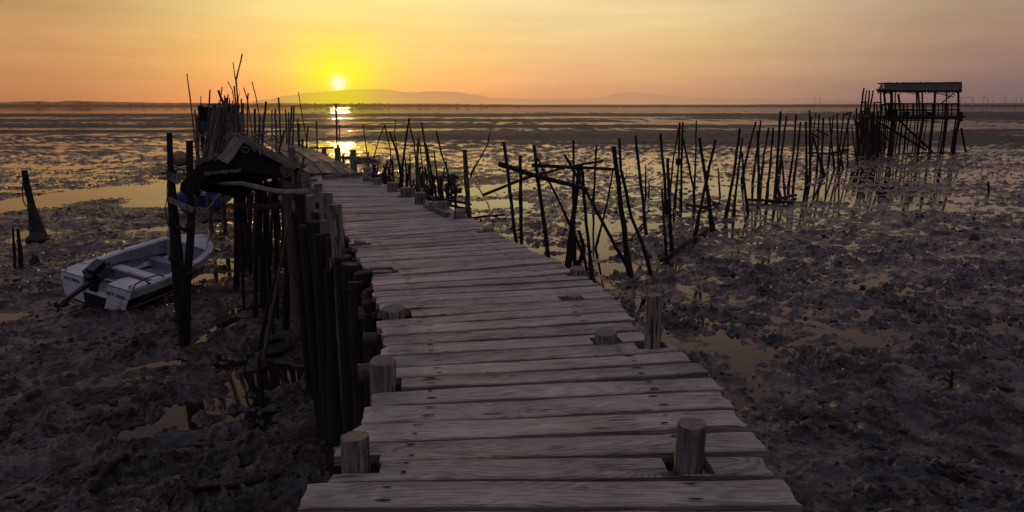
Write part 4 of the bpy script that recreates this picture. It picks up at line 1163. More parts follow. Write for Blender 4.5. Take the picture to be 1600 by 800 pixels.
# roof posts
for (px0, px1, w, dy) in [(1376, 1376, 2.8, 0), (1381, 1385, 4, 0), (1393, 1394, 5, 0), (1399, 1398, 2.5, 3.8), (1432, 1433, 3.2, .1), (1434.5, 1438, 3, 0), (1441, 1441, 2.8, 3.8), (1461, 1460, 4, 0), (1497.5, 1497.5, 4, 0), (1479, 1478, 2, 3.8), (1391, 1397, 2.6, .2)]:
    Y = HY + dy; hut_tube('roof_post', [hp(px0, 141, Y), hp((px0 + px1) / 2, 162, Y), hp(px1, 183, Y)], w / F * Y / 2 * .8)
hut_tube('leaning_pole', [hp(1403.5, 147, HY - .3), hp(1406, 165, HY - .3), hp(1408, 186, HY - .3)], .10)
# roof: reed mats over poles, sloping down toward us
def roof():
    m_ = MB(); nx, ny = 60, 10; vs = []; r2 = random.Random(5)
    for j in range(ny + 1):
        for i in range(nx + 1):
            t = i / nx; q = j / ny
            Y = HY + 3.6 - 4.1 * q
            px = 1375 + (1502.5 - 1375) * t
            if j == ny: px -= 0
            top = hp(1380 + (1501.5 - 1380) * t, 129.5 + (1 - t) * 1.2, HY + 3.6); bot = hp(1371 + (1502.5 - 1371) * t, 141.5 + r2.uniform(-.5, .7), HY - .5)
            p = top.lerp(bot, q); p.z += 0.06 * math.sin(t * 40 + q * 3) * .3 + r2.uniform(-.03, .03) - 0.10 * math.sin(math.pi * q)
            vs.append(p - hut.location)
    fs = []
    for j in range(ny):
        for i in range(nx):
            if i < 3 and r2.random() < .35: continue
            a = j * (nx + 1) + i; fs.append((a, a + 1, a + nx + 2, a + nx + 1))
    m_.add(vs, fs)
    # thickness: second skin underneath
    m_.add([Vector(v) - Vector((0, 0, .14)) for v in vs], fs)
    return m_.obj('roof', M_THATCH, hut)
roof()
m_ = MB(); r2 = random.Random(77)
for i in range(230):
    px = r2.uniform(1371, 1502); side = r2.random()
    if side < .7: p = hp(px, 141.8, HY - .5); q = p + Vector((r2.uniform(-.12, .12), r2.uniform(-.12, .05), -r2.uniform(.05, .32)))
    else: p = hp(r2.uniform(1380, 1501), 129.8, HY + 3.6); q = p + Vector((r2.uniform(-.2, .2), .1, r2.uniform(.02, .14)))
    m_.tube([p, p.lerp(q, .5), q], .022, 4)
m_.obj('roof_fringe', M_THATCH, hut, loc=hp(1437, 141, HY))
for (a, b) in (((1385, 142), (1382, 151)), ((1421, 142), (1427, 147)), ((1466, 142), (1463, 148)), ((1490, 142), (1491, 150))):
    hut_tube('hanging_cord', [hp(a[0], a[1], HY - .4), hp((a[0] + b[0]) / 2, (a[1] + b[1]) / 2, HY - .4), hp(b[0], b[1], HY - .4)], .03, M_DROPE, 5)
for (a, b_) in (((1412, 174), (1420, 181)), ((1449, 176), (1455, 181))):
    m_ = MB(); m_.box((hp(a[0], a[1], HY + 1.5) + hp(b_[0], b_[1], HY + 1.5)) / 2 - hut.location, (.5, .4, .42), bev=.05); m_.obj('fish_crate', M_DARK, hut)
for (a, b, Y0, Y1, w) in [((1371, 142), (1502, 142.5), HY - .5, HY - .5, 3.5), ((1376, 130.5), (1501, 129), HY + 3.6, HY + 3.6, 2.5), ((1372, 130.5), (1384, 131), HY + 3.4, HY + 3.4, 2), ((1369, 140), (1400, 141), HY - .6, HY - .6, 2.2), ((1502, 129), (1502, 142), HY + 3.5, HY - .5, 2.5), ((1378, 131), (1373, 142), HY + 3.5, HY - .5, 2.5), ((1420, 129), (1419, 142), HY + 3.6, HY - .6, 1.8), ((1465, 129), (1463, 142), HY + 3.6, HY - .6, 1.8)]:
    A = hp(a[0], a[1], Y0); B = hp(b[0], b[1], Y1); hut_tube('roof_pole', [A, A.lerp(B, .5), B], w / F * HY / 2)
# railings and braces
for (a, b, dy, w) in [((1367, 160), (1378, 160), 0, 1.8), ((1378, 163), (1500, 162), 0, 2), ((1378, 172), (1440, 172.5), 0, 1.8), ((1440, 173), (1500, 171), 0, 1.8), ((1385, 161), (1500, 163), 3.8, 1.5), ((1385, 170), (1500, 172), 3.8, 1.5),
                      ((1402, 185), (1457, 237), 0.3, 3.2), ((1370, 190), (1447, 235), .6, 2.8), ((1366, 200), (1392, 222), 1.5, 2.2), ((1494, 142), (1469, 163), .2, 1.8), ((1445, 141), (1490, 152), 1.8, 1.3), ((1380, 145), (1392, 146), -.2, 1.6), ((1477, 142), (1483, 155), 2, 1.2),
                      ((1395, 188), (1470, 190), 3.8, 1.8), ((1372, 216), (1385, 232), 2, 2), ((1400, 240), (1500, 239), 1.2, 2.2), ((1502, 200), (1509, 238), 0, 3)]:
    A = hp(a[0], a[1], HY + dy); B = hp(b[0], b[1], HY + dy); hut_tube('brace' if abs(a[1] - b[1]) > 5 else 'rail', [A, A.lerp(B, .5) + Vector((0, 0, rnd.uniform(-.05, .05))), B], w / F * HY / 2)
for px, dy in [(1376, 0), (1389, 0), (1399, 0), (1412, 0), (1427, 0), (1443, 0), (1458, 0), (1477, 0), (1481, .3), (1497, 0), (1391, 3.8), (1418, 3.8), (1447, 3.8), (1466, 3.8), (1473, 3.8), (1487, 3.8)]:
    hut_tube('rail_post', [hp(px + rnd.uniform(-.5, .5), 162 + rnd.uniform(-1, 1), HY + dy), hp(px, 172, HY + dy), hp(px, 186, HY + dy)], .06 if dy else .09)
m_ = MB(); m_.box((hx(1380) - hut.location.x + .4, -.3, 3.2), (.9, .35, .5), bev=.05); m_.obj('crate_panel', M_DARK, hut)
m_ = MB(); m_.beam(hp(1384, 178, HY + .1), hp(1402, 177, HY + .1), .1, .5, 0, .02, seg=4); m_.obj('side_panel', M_THATCH, hut, loc=hp(1384, 178, HY + .1))
m_ = MB(); m_.beam(hp(1500, 175, HY - .2), hp(1500, 190, HY - .2), .35, .3, 0, .03, seg=4); m_.obj('post_wrap', M_DARK, hut, loc=hp(1500, 190, HY - .2))

# cluster of poles at the hut's left side
CL = [([(1350, 137), (1345, 175), (1338, 222)], 4, 'tall dark pole leaning right, leftmost of four tall tops left of the stilt hut'),
      ([(1354, 141), (1350, 180), (1343, 222)], 3.5, 'tall dark pole leaning right, second of four tall tops left of the stilt hut'),
      ([(1358.5, 141), (1355, 180), (1351, 235)], 3.5, 'tall dark pole leaning right, third of four tall tops left of the stilt hut'),
      ([(1364.5, 141), (1358, 180), (1353, 240)], 3.5, 'tall dark pole leaning right, rightmost of four tall tops left of the stilt hut')]
for path, w, lb in CL: make_pole('mooring_pole', path, w, M_DARK, None, None, lb, 'poles bundled left of the stilt hut')
for i in range(34):
    bx = rnd.uniform(1339, 1374); tx = bx + rnd.uniform(-5, 8); ty = rnd.uniform(158, 192); by = rnd.uniform(222, 250)
    make_pole('mooring_pole', [(tx, ty), ((tx + bx) / 2 + rnd.uniform(-1, 1), (ty + by) / 2), (bx, by)], rnd.uniform(2.6, 4.6), M_DARK, None, None, 'dark pole in the dense bundle at the left end of the stilt hut', 'poles bundled left of the stilt hut')
lad = empty('pole_ladder', (atY(1350, 222, 70).x, 70, 0)); tag(lad, 'two horizontal rungs tied across the tall poles left of the stilt hut', 'ladder')
for py_ in (160, 174, 190):
    A = atY(1345.5 - (py_ - 160) * .1, py_, 71); B = atY(1352.5 - (py_ - 160) * .1, py_, 71); m_ = MB(); m_.tube([A, B], .09, 6); m_.obj('rung', M_DARK, lad, loc=A)

# ------------------------------------------------------------------ poles lining the far boardwalk
K = [([(394, 128), (400, 152), (404, 173), (409, 225)], 2.4, 24, 'slender tall rod leaning left above the far boardwalk poles'),
 ([(381, 138), (387, 158), (395, 215)], 2.4, 21, 'thin rod leaning left at the right of the stick bundle'),
 ([(388, 145), (386, 170), (387, 215)], 3, 21, 'thin upright rod crossing its neighbour at the right of the bundle'),
 ([(398, 170), (399, 218)], 5, 20, 'short grey pole at the left start of the far boardwalk row'),
 ([(406, 182), (404, 224)], 5.5, 19, 'short thick grey pole, second of the far boardwalk row'),
 ([(415.6, 159), (412, 190), (410, 222)], 5.5, 20, 'taller grey pole with forked top over the far boardwalk'),
 ([(425, 172), (425, 214)], 3, 27, 'thin short pole behind the forked grey pole'),
 ([(430, 170), (431, 200), (431.6, 232)], 4.3, 18, 'grey pole with a slanted top beside the far boards'),
 ([(435, 152), (437, 180), (438, 212)], 4, 22, 'tall brown pole in the middle of the far boardwalk row'),
 ([(446, 171), (448, 210)], 3.2, 25, 'thin brown pole right of the tall middle pole'),
 ([(451, 175), (451, 224)], 3.2, 21, 'thin brown pole close beside the paired poles'),
 ([(456, 167), (454, 195), (452, 222)], 4.3, 19, 'left pole of the close pair over the far boards'),
 ([(459.6, 165), (458, 195), (457.6, 226)], 4.3, 19, 'right pole of the close pair over the far boards'),
 ([(465, 186), (466, 222)], 3, 24, 'short thin pole right of the close pair'),
 ([(467, 193), (467.6, 224)], 4, 23, 'short thick pole right of the close pair'),
 ([(466, 143), (472, 178), (478, 214)], 2.2, 23, 'very slender long rod leaning left right of the close pair'),
 ([(481, 198), (479, 226)], 4, 22, 'short pole with a split top near the rod'),
 ([(473, 217), (473, 228)], 5, 22, 'low round stub beside the split topped pole'),
 ([(494, 189), (495, 210), (495.5, 235)], 3.4, 21, 'single thin pole standing left of the sun reflection'),
 ([(525, 162), (526, 195), (527, 232)], 4.6, 19, 'tall dark pole standing just below the sun'),
 ([(531, 195), (529, 235)], 2.6, 19.3, 'thin short stick right beside the pole below the sun')]
for path, w, Y, lb in K:
    make_pole('mooring_pole', path, w, M_BROWN, float(Y), None, lb, 'poles lining the far boardwalk')
for pth, w, Y, lb in [([(444, 204), (438, 225), (434, 243)], 5.5, 16.5, 'thick crooked pole leaning right over the left edge of far boards'), ([(475, 246), (469, 270), (466, 300), (452, 340)], 6, 11.0, 'thick dark pole leaning right against the deck corner')]:
    make_pole('leaning_pole', pth, w, M_BROWN, Y, None, lb, None)

# the bundle of sticks behind the shelter
B_ = [([(292, 115), (298, 160), (304, 213)], 2.6, 19, 'tall slender rod leaning left, leftmost of the stick bundle'),
 ([(314, 150), (314, 175)], 2.2, 24, 'thin rod sticking up from the net shed corner'),
 ([(328, 140), (325, 197), (321, 240)], 3.4, 19, 'upright brown rod in front of the net shed'),
 ([(347, 136), (344, 160), (340, 200)], 2.4, 20, 'thin rod leaning right behind the thick diagonal pole'),
 ([(341, 141), (350, 165), (357, 182), (364, 208)], 6, 17.5, 'thick pole leaning left across the stick bundle'),
 ([(351, 149), (350, 190)], 3, 20, 'rod standing just right of the thick diagonal pole top'),
 ([(356.5, 147), (354, 190)], 3, 20.5, 'second rod right of the thick diagonal pole top'),
 ([(359, 153), (357, 190)], 2.6, 21, 'third rod right of the thick diagonal pole top'),
 ([(356, 127), (363, 141), (365, 154), (368, 190)], 2.2, 20, 'crooked thin twig leaning left below the forked rod'),
 ([(364, 97.5), (368, 125), (372, 152), (374, 200)], 2.2, 19.6, 'left arm of the tall forked rod above the bundle'),
 ([(378.5, 84), (369, 126), (371, 152), (371, 210)], 3, 19.6, 'tallest rod of all, leaning right above the bundle'),
 ([(366, 134), (369, 172), (370, 215)], 3.4, 19, 'brown rod under the fork of the tallest rod'),
 ([(377, 154), (378, 210)], 3.6, 19, 'thick short rod right of the tallest rod'),
 ([(380, 161), (381, 212)], 3.6, 18.6, 'short rod at the right flank of the bundle'),
 ([(308, 181), (309, 237)], 7, 17, 'thick dark post at the left edge of the bundle'),
 ([(304, 171), (307, 200), (310, 237)], 3.5, 17.5, 'thin post close beside the thick left post')]
for path, w, Y, lb in B_:
    make_pole('rod', path, w, M_BROWN, float(max(Y, 17.8)), None, lb, 'rods standing in the stick bundle', 'rod', zb=2.78)
rnd = random.Random(33)
for i in range(44):
    t = i / 43
    bx = 318 + 66 * t + rnd.uniform(-3, 3); tx = 330 + 58 * t + rnd.uniform(-4, 4)
    if t > .65: tx = bx + rnd.uniform(-3, 3)
    ty = rnd.uniform(160, 184) - (8 if .4 < t < .8 else 0); by = 238 - 22 * t
    make_pole('rod', [(tx, ty), ((tx + bx) / 2 + rnd.uniform(-1.5, 1.5), (ty + by) / 2), (bx, by)], rnd.uniform(2.6, 5.2), rnd.choice([M_BROWN, M_GREY, M_GREY, M_BROWN]), rnd.uniform(17.8, 22), None,
              'greyish stick leaning in the dense bundle behind the tarp shelter', 'sticks packed in the dense bundle behind the shelter', 'stick', zb=2.78)

# net shed behind the bundle
sY = 23.0; sa = atY(310, 166, sY); sb = atY(366, 166, sY)
shed = empty('net_shed', (sa.x, sY, 0)); tag(shed, 'small dark shed of cloth panels standing behind the stick bundle', 'shed')
def panel(name, q, mat, Y0=None):
    m_ = MB(); vs = []; n = 8
    P0, P1, P2, P3 = q
    for j in range(n + 1):
        for i in range(n + 1):
            a = P0.lerp(P1, i / n); b = P3.lerp(P2, i / n); p = a.lerp(b, j / n); p.y += random.uniform(-.02, .02); p.z += random.uniform(-.02, .02); vs.append(p - shed.location)
    fs = [(j * (n + 1) + i, j * (n + 1) + i + 1, (j + 1) * (n + 1) + i + 1, (j + 1) * (n + 1) + i) for j in range(n) for i in range(n)]
    m_.add(vs, fs); m_.obj(name, mat, shed)
panel('wall', (atY(310, 165, sY), atY(334, 168, sY), atY(334, 206, sY), atY(311, 206, sY)), M_TARP)
panel('wall', (atY(334, 168, sY), atY(368, 165, sY), atY(368, 200, sY), atY(334, 200, sY)), M_TARP)
panel('wall', (atY(310, 165, sY), atY(318, 166, sY + 2.5), atY(318, 200, sY + 2.5), atY(311, 206, sY)), M_TARP)
panel('roof', (atY(310, 164.5, sY - .1), atY(368, 164.5, sY - .1), atY(366, 163, sY + 2.5), atY(314, 163, sY + 2.5)), M_TARP)
panel('floor', (atY(306, 214, sY - .8), atY(372, 210, sY - .8), atY(370, 203, sY + 2.5), atY(312, 205, sY + 2.5)), M_BROWN)
panel('apron', (atY(313, 190, sY - .3), atY(327, 188, sY - .3), atY(324, 206, sY - .8), atY(312, 205, sY - .8)), M_DARK)
m_ = MB()
for i in range(22):
    xx = atY(305, 260, 17.5).x + i * .155; m_.beam((xx, 17.5, 2.66), (xx - 2.3, 26, 2.66), .14, .04, 0, .006, seg=4)
for yy in (17.8, 21.5, 25.5): m_.tube([(atY(305, 260, 17.5).x - (yy - 17.5) * .27, yy, 2.58), (atY(305, 260, 17.5).x + 3.4 - (yy - 17.5) * .27, yy, 2.58)], .06, 7, 0, .08)
m_.obj('platform', M_BROWN, shed, loc=Vector((sa.x, sY, 0)))
for px, Yq in ((366, 17.9), (376, 17.9), (372, 21.5)):
    t = atY(px, 260, Yq); m_ = MB(); m_.tube([(t.x, Yq, 2.6), (t.x, Yq, 1.2), (t.x, Yq, -.3)], .06, 7, 0, .1); m_.obj('post', M_DARK, shed, loc=Vector((t.x, Yq, 0)))
for px in (312, 334, 366):
    t = atY(px, 165, sY + .1); m_ = MB(); m_.tube([t, Vector((t.x, t.y, 1.5)), Vector((t.x, t.y, -.3))], .07, 7, 0, .1); m_.obj('post', M_BROWN, shed, loc=Vector((t.x, t.y, 0)))

# ------------------------------------------------------------------ tarp shelter on its platform beside the boardwalk
shY = 12.6
sc_ = atY(372, 300, shY); sh = empty('tarp_shelter', (sc_.x, shY, 0)); tag(sh, 'low dark tarp shelter held by old boards on a stilted platform left of the boardwalk', 'shelter')
def part(name, mb, mat, loc=None, smooth=False, par=None): return mb.obj(name, mat, par or sh, smooth, loc)
ridge_px = [(284, 285), (292, 276), (303, 264), (318, 253), (335, 246), (348, 234), (360, 222), (374, 213), (392, 221), (408, 230), (425, 242), (440, 252), (457, 259)]
hem_px = [(283, 296), (292, 303), (301, 308), (318, 284), (330, 270), (345, 267), (358, 266), (374, 266), (390, 268), (406, 271), (425, 275), (442, 280), (456, 283)]
m_ = MB(); vs = []; n = len(ridge_px); sub = 3; rows_ = 10
from mathutils import noise as mn
TP = [];
for i in range(n - 1):
    for q in range(sub):
        f = q / sub
        a = Vector((ridge_px[i][0] * (1 - f) + ridge_px[i + 1][0] * f, ridge_px[i][1] * (1 - f) + ridge_px[i + 1][1] * f))
        b = Vector((hem_px[i][0] * (1 - f) + hem_px[i + 1][0] * f, hem_px[i][1] * (1 - f) + hem_px[i + 1][1] * f)); TP.append((a, b))
TP.append((Vector(ridge_px[-1]), Vector(hem_px[-1])))
nc_ = len(TP)
back = 8
for j in range(back + 1 + rows_):
    for (a, b) in TP:
        if j < back:
            top = atY(a.x, a.y, shY); dpt = 3.0 * (1 - j / back); p = top + Vector((0.12 * dpt * 0, dpt, -0.04 * math.sin(math.pi * j / back) - dpt * 0.22))
        else:
            f = (j - back) / rows_; top = atY(a.x, a.y, shY); bot = atY(b.x, b.y, shY - 0.25); p = top.lerp(bot, f)
        w_ = mn.noise(Vector((p.x * 1.7, p.y * 1.3, p.z * 2.5))) * .07 + mn.noise(Vector((p.x * 5, p.y * 3, p.z * 3 + 5))) * .035
        if j != back: p = p + Vector((w_ * .3, w_, w_ * (.8 if j < back else .3)))
        vs.append(p - sh.location)
fs = [(j * nc_ + i, j * nc_ + i + 1, (j + 1) * nc_ + i + 1, (j + 1) * nc_ + i) for j in range(back + rows_) for i in range(nc_ - 1)]
m_.add(vs, fs); part('tarp', m_, M_TARP, smooth=True)
def board3(name, a, b, w, h, mat, roll=0, Y0=shY, Y1=shY):
    A = atY(a[0], a[1], Y0); B = atY(b[0], b[1], Y1); d = (B - A).normalized(); m_ = MB(); L = (B - A).length
    # broad face toward us: cross-section across the picture plane
    side = Vector((0, 1, 0)).cross(d).normalized(); up = d.cross(side)
    vs = []; n = 8
    for i in range(n + 1):
        p = A + d * (L * i / n)
        for (x, y) in ((-1, -1), (1, -1), (1, 1), (-1, 1)): vs.append(p + side * (x * w / 2 + random.uniform(-.004, .004)) + up * (y * h / 2) + Vector((0, 0, .006 * math.sin(i))))
    fs = [(3, 2, 1, 0), (4 * n, 4 * n + 1, 4 * n + 2, 4 * n + 3)] + [(4 * i + j, 4 * i + (j + 1) % 4, 4 * (i + 1) + (j + 1) % 4, 4 * (i + 1) + j) for i in range(n) for j in range(4)]
    me_v = vs; me = bpy.data.meshes.new(name); me.from_pydata([tuple(v - A) for v in vs], [], fs); me.materials.append(mat)
    g_ = []; 
    for i in range(n + 1):
        for (x, y) in ((-1, -1), (1, -1), (1, 1), (-1, 1)): g_.append((L * i / n, x * w / 2 + y * .3, A.x))
    at_ = me.attributes.new('grain', 'FLOAT_VECTOR', 'POINT'); at_.data.foreach_set('vector', np.array(g_, dtype=np.float32).ravel())
    at_ = me.attributes.new('plank_tone', 'FLOAT', 'POINT'); at_.data.foreach_set('value', np.full(len(vs), .62, dtype=np.float32))
    o = bpy.data.objects.new(name, me); C.objects.link(o); o.parent = sh; o.location = A - sh.location; return o
board3('roof_board', (374, 217), (348, 253), .20, .03, M_PLANK2, Y0=shY - .12, Y1=shY - .45)['label'] = 'pale short board laid down the left slope of the tarp'
board3('roof_board', (372, 214), (453, 258), .10, .04, M_PLANK2, Y0=shY - .10, Y1=shY - .12)['label'] = 'long grey board laid down the right slope of the tarp'
board3('roof_board', (380, 213), (446, 250), .07, .03, M_PLANK2, Y0=shY + .4, Y1=shY + .4)
board3('roof_board', (444, 256), (463, 260), .10, .04, M_PLANK2, Y0=shY - .2, Y1=shY - .2)
board3('roof_board', (322, 252), (338, 241), .06, .05, M_GREY, Y0=shY, Y1=shY)
board3('roof_board', (336, 246), (372, 216), .05, .05, M_GREY, Y0=shY + .1, Y1=shY + .1)
for (a, b) in [((319, 272), (331, 270.5)), ((332, 271), (343, 268.5)), ((344, 269), (357, 267.5)), ((359, 267.5), (376, 267))]:
    board3('hanging_board', a, b, .05, .03, M_PLANK2, Y0=shY - .3, Y1=shY - .3)
for (a, b, w_, y_) in [((352, 232), (366, 221), .05, .25), ((312, 258), (330, 249), .07, .05), ((398, 226), (430, 247), .04, .22), ((388, 222), (402, 236), .09, -.08), ((412, 234), (436, 250), .05, -.06), ((366, 217), (392, 219), .06, .3), ((296, 272), (316, 256), .04, .1), ((345, 240), (334, 252), .05, -.1)]:
    board3('roof_board', a, b, w_, .025, random.choice([M_PLANK2, M_GREY]), Y0=shY + y_, Y1=shY + y_)
for q in range(16):
    x_ = random.uniform(300, 448); y_ = 213 + abs(x_ - 374) * (.62 if x_ > 374 else .80) - random.uniform(0, 5); m_ = MB()
    A = atY(x_, y_, shY + random.uniform(0, .8)); Bq = A + Vector((random.uniform(-.35, .35), random.uniform(-.5, .5), random.uniform(-.12, .16)))
    m_.tube([A, A.lerp(Bq, .5) + Vector((0, 0, .02)), Bq], random.uniform(.010, .022), 6, 0, .15); part('roof_stick', m_, random.choice([M_BROWN, M_GREY]), A)
# coil of thin cord on the tarp, knots at the ridge
P = [];
for i in range(15):
    t = i / 14 * 2 * math.pi; P.append(atY(383 + 6 * math.cos(t + 2.2), 234 + 4.5 * math.sin(t + 2.2), shY - .12))
m_ = MB(); m_.tube(P + [atY(384, 228, shY - .1)], .012, 5); part('cord_loop', m_, M_ROPE, P[0])
for q in range(6):
    a = Vector((random.uniform(360, 378), random.uniform(209, 217))); b = a + Vector((random.uniform(-14, 14), random.uniform(-5, 6)))
    m_ = MB(); A = atY(a.x, a.y, shY + .1); Bp = atY(b.x, b.y, shY + .1); m_.tube([A, A.lerp(Bp, .5) + Vector((0, 0, .04)), Bp], .02, 5, 0, .2); part('cord', m_, M_ROPE, A)
# platform floor and its stilts
m_ = MB()
pl = [atY(385, 285, shY + 1.0), atY(450, 285, shY + 1.0)]
for i in range(14):
    a = pl[0].lerp(pl[1], i / 14); a.z = 2.75; m_.beam(a + Vector((.05, 0, 0)), a + Vector((.05, 2.6, 0)), .11, .03, 0, .004, seg=3)
part('platform', m_, M_BROWN, Vector((pl[0].x, pl[0].y, 2.62)))
for Yb in (shY + .4, shY + 3.4):
    a = atY(366, 290, Yb); b = atY(456, 290, Yb); m_ = MB(); m_.tube([(a.x, Yb, 2.53), ((a.x + b.x) / 2, Yb, 2.51), (b.x, Yb, 2.53)], .06, 8, 0, .08); part('beam', m_, M_BROWN, Vector((a.x, Yb, 2.53)))
def stilt(path, w, Y, mat=M_DARK):
    make_pole('stilt', path, w, mat, Y, sh)
m_ = MB(); t = atY(447, 259, shY - .1); m_.tube([t, (t.x + .02, t.y, 2), (t.x + .05, t.y + .05, 1), (t.x + .06, t.y, -.3)], [.115, .125, .13, .15], 14, 0, .05); part('corner_post', m_, M_BROWN, Vector((t.x, t.y, 0)))
for path, w, Y in [([(376, 292), (378, 380), (381, 488)], 5, None), ([(395, 300), (390, 370), (381, 425)], 5, None), ([(408, 285), (400, 400), (398, 496)], 8, None), ([(428, 290), (424, 350), (422, 420)], 5, None),
                   ([(441, 405), (420, 470), (406, 540), (404, 558)], 7, None), ([(449, 300), (448, 420), (447, 520)], 10, None), ([(434, 290), (432, 360), (430, 430)], 6, None), ([(432, 440), (428, 480), (426, 528)], 4, None)]:
    stilt(path, w, Y)
rnd = random.Random(8)
for i in range(30):
    px = rnd.uniform(366, 472); Y = rnd.uniform(13.5, 22)
    stilt([(px + rnd.uniform(-4, 4), 284 + rnd.uniform(-8, 5)), (px + rnd.uniform(-2, 2), 330), (px, 350)] if Y > 17.5 else [(px + rnd.uniform(-4, 4), 276), (px, 340)], rnd.uniform(4, 8), Y)
# long crooked branch tied from shelter to deck
P = [atY(x, y, Yq) for x, y, Yq in [(326, 286, 13.0), (352, 287, 12.4), (377, 287, 11.8), (400, 292, 11.2), (420, 297, 10.6), (445, 301, 9.8), (485, 300, 9.0)]]
m_ = MB(); m_.tube(P, [.03, .035, .042, .042, .04, .042, .045], 9, 0, .08); o = m_.obj('branch', M_GREY, loc=P[0]); tag(o, 'long crooked branch tied level between the tarp shelter and the deck posts', 'branch')

# twin poles with rungs in front of the blue boat
fb = at(288, 545); tw = empty('twin_pole_frame', (fb.x, fb.y, 0)); tag(tw, 'tall frame of two dark poles with board rungs between the white boat and the boardwalk', 'wooden frame')
Yt = fb.y
def twp(name, path, rr, mat=M_DARK, Y=Yt):
    P = [atY(x, y, Y) for x, y in path]; m_ = MB(); m_.tube(P, rr, 10, 0, .08); return m_.obj(name, mat, tw, loc=P[-1])
twp('pole', [(265, 208), (268, 307), (272, 401), (279, 480), (287, 530), (288, 552)], [.05, .058, .062, .068, .08, .085])
twp('pole', [(296, 220), (297, 300), (299, 358), (293, 435), (291, 500), (290, 552)], [.058, .062, .068, .07, .075, .085], Y=Yt + .12)
for (a, b, w, h, mt) in [((262, 311), (303, 329), .03, .10, M_GREY), ((268, 350), (298, 364), .05, .06, M_DARK), ((270, 401), (298, 424), .05, .05, M_DARK), ((261, 273), (281, 283), .04, .14, M_GREY)]:
    A = atY(a[0], a[1], Yt - .07); Bq = atY(b[0], b[1], Yt - .02); m_ = MB(); m_.beam(A, Bq, w, h, 0, .004, seg=4); m_.obj('rung', mt, tw, loc=A)
for path in [[(262, 270), (261, 300), (264, 340), (262, 370)], [(263, 300), (258, 325), (262, 350)]]:
    twp('rope', path, .008, M_DROPE, Yt - .08)
for px, py, r_ in [(268, 270, .08), (297, 352, .08), (299, 424, .08), (271, 403, .08)]:
    c = atY(px, py, Yt); m_ = MB()
    for q in range(3):
        zc = c.z + (q - 1) * .03; pts = [(c.x + r_ * math.cos(t * .785), c.y + r_ * math.sin(t * .785), zc + .01 * math.sin(t)) for t in range(9)]; m_.tube(pts, .011, 5)
    m_.obj('rope_lashing', M_DROPE, tw, loc=c)
# brushwood and float on top of the little landing
lp = atY(283, 275, 13.2); ld = empty('landing', (lp.x, 13.2, 0)); tag(ld, 'small rough landing of sticks between the twin poles and the tarp', 'landing')
m_ = MB(); a = atY(262, 276, 13.1); b = atY(312, 278, 13.1)
for i in range(9):
    p = a.lerp(b, i / 8); m_.beam(p + Vector((0, -.3, random.uniform(-.02, .02))), p + Vector((random.uniform(-.1, .1), 1.0, 0)), .07, .025, 0, .005)
m_.obj('boards', M_GREY, ld, loc=a)
for i in range(12):
    s0 = atY(random.uniform(262, 300), random.uniform(262, 278), 13.0); s1 = s0 + Vector((random.uniform(-.5, .5), random.uniform(-.2, .3), random.uniform(-.06, .14))); m_ = MB(); m_.tube([s0, s0.lerp(s1, .5) + Vector((0, 0, .03)), s1], .012, 5, 0, .2); m_.obj('twig', M_BROWN, ld, loc=s0)
for px in (268,):
    t = atY(px, 277, 13.6); m_ = MB(); m_.tube([t, (t.x, t.y, -.3)], .06, 8, 0, .08); m_.obj('stilt', M_DARK, ld, loc=Vector((t.x, t.y, 0)))
c = atY(281, 248, 13.6); bm = bmesh.new(); bmesh.ops.create_uvsphere(bm, u_segments=20, v_segments=12, radius=.17)
for v in bm.verts: v.co.z *= .92; v.co *= (1 + .04 * mn.noise(v.co * 9))
me = bpy.data.meshes.new('float'); bm.to_mesh(me); bm.free(); me.materials.append(M_FOAM)
for p_ in me.polygons: p_.use_smooth = True
fl = bpy.data.objects.new('fishing_float', me); C.objects.link(fl); fl.location = c; tag(fl, 'dirty beige round fishing float on the landing behind the twin poles', 'float')
t = atY(313, 250, 13.4); m_ = MB(); m_.tube([t, t - Vector((0, 0, .28))], .10, 12, 0, .05); o = m_.obj('bucket', M_BROWN, loc=t - Vector((0, 0, .28))); tag(o, 'small dark bucket on the landing beside the tarp edge', 'bucket')

# tyre, its post and a curved root
ty = at(432, 548, 0.05); bm = bmesh.new(); MJ, MN = 40, 14; vs = []
for i in range(MJ):
    a = 2 * math.pi * i / MJ
    for j in range(MN):
        b = 2 * math.pi * j / MN; rr = .26 + .085 * math.cos(b) * (1 + .0 * 1); zz = .075 * math.sin(b)
        if math.cos(b) > .5 and i % 2: rr -= .008
        vs.append((rr * math.cos(a), rr * math.sin(a), zz))
m_ = MB(); m_.add(vs, [(i * MN + j, ((i + 1) % MJ) * MN + j, ((i + 1) % MJ) * MN + (j + 1) % MN, i * MN + (j + 1) % MN) for i in range(MJ) for j in range(MN)])
o = m_.obj('old_tyre', M_RUB, smooth=True); o.location = (ty.x, ty.y, .16); o.rotation_euler = (R(12), R(-6), 0); tag(o, 'old black tyre lying on the dark mud beneath the shelter stilts', 'tyre')
make_pole('stump', [(405, 558), (407, 590), (409, 628)], 8, M_DARK, None, None, 'short thin stump standing in the puddle in front of the tyre', None, 'stump')
make_pole('curved_root', [(398, 548), (384, 565), (381, 585), (392, 603)], 3.5, M_DARK, None, None, 'curved root arching left of the tyre', None, 'root')

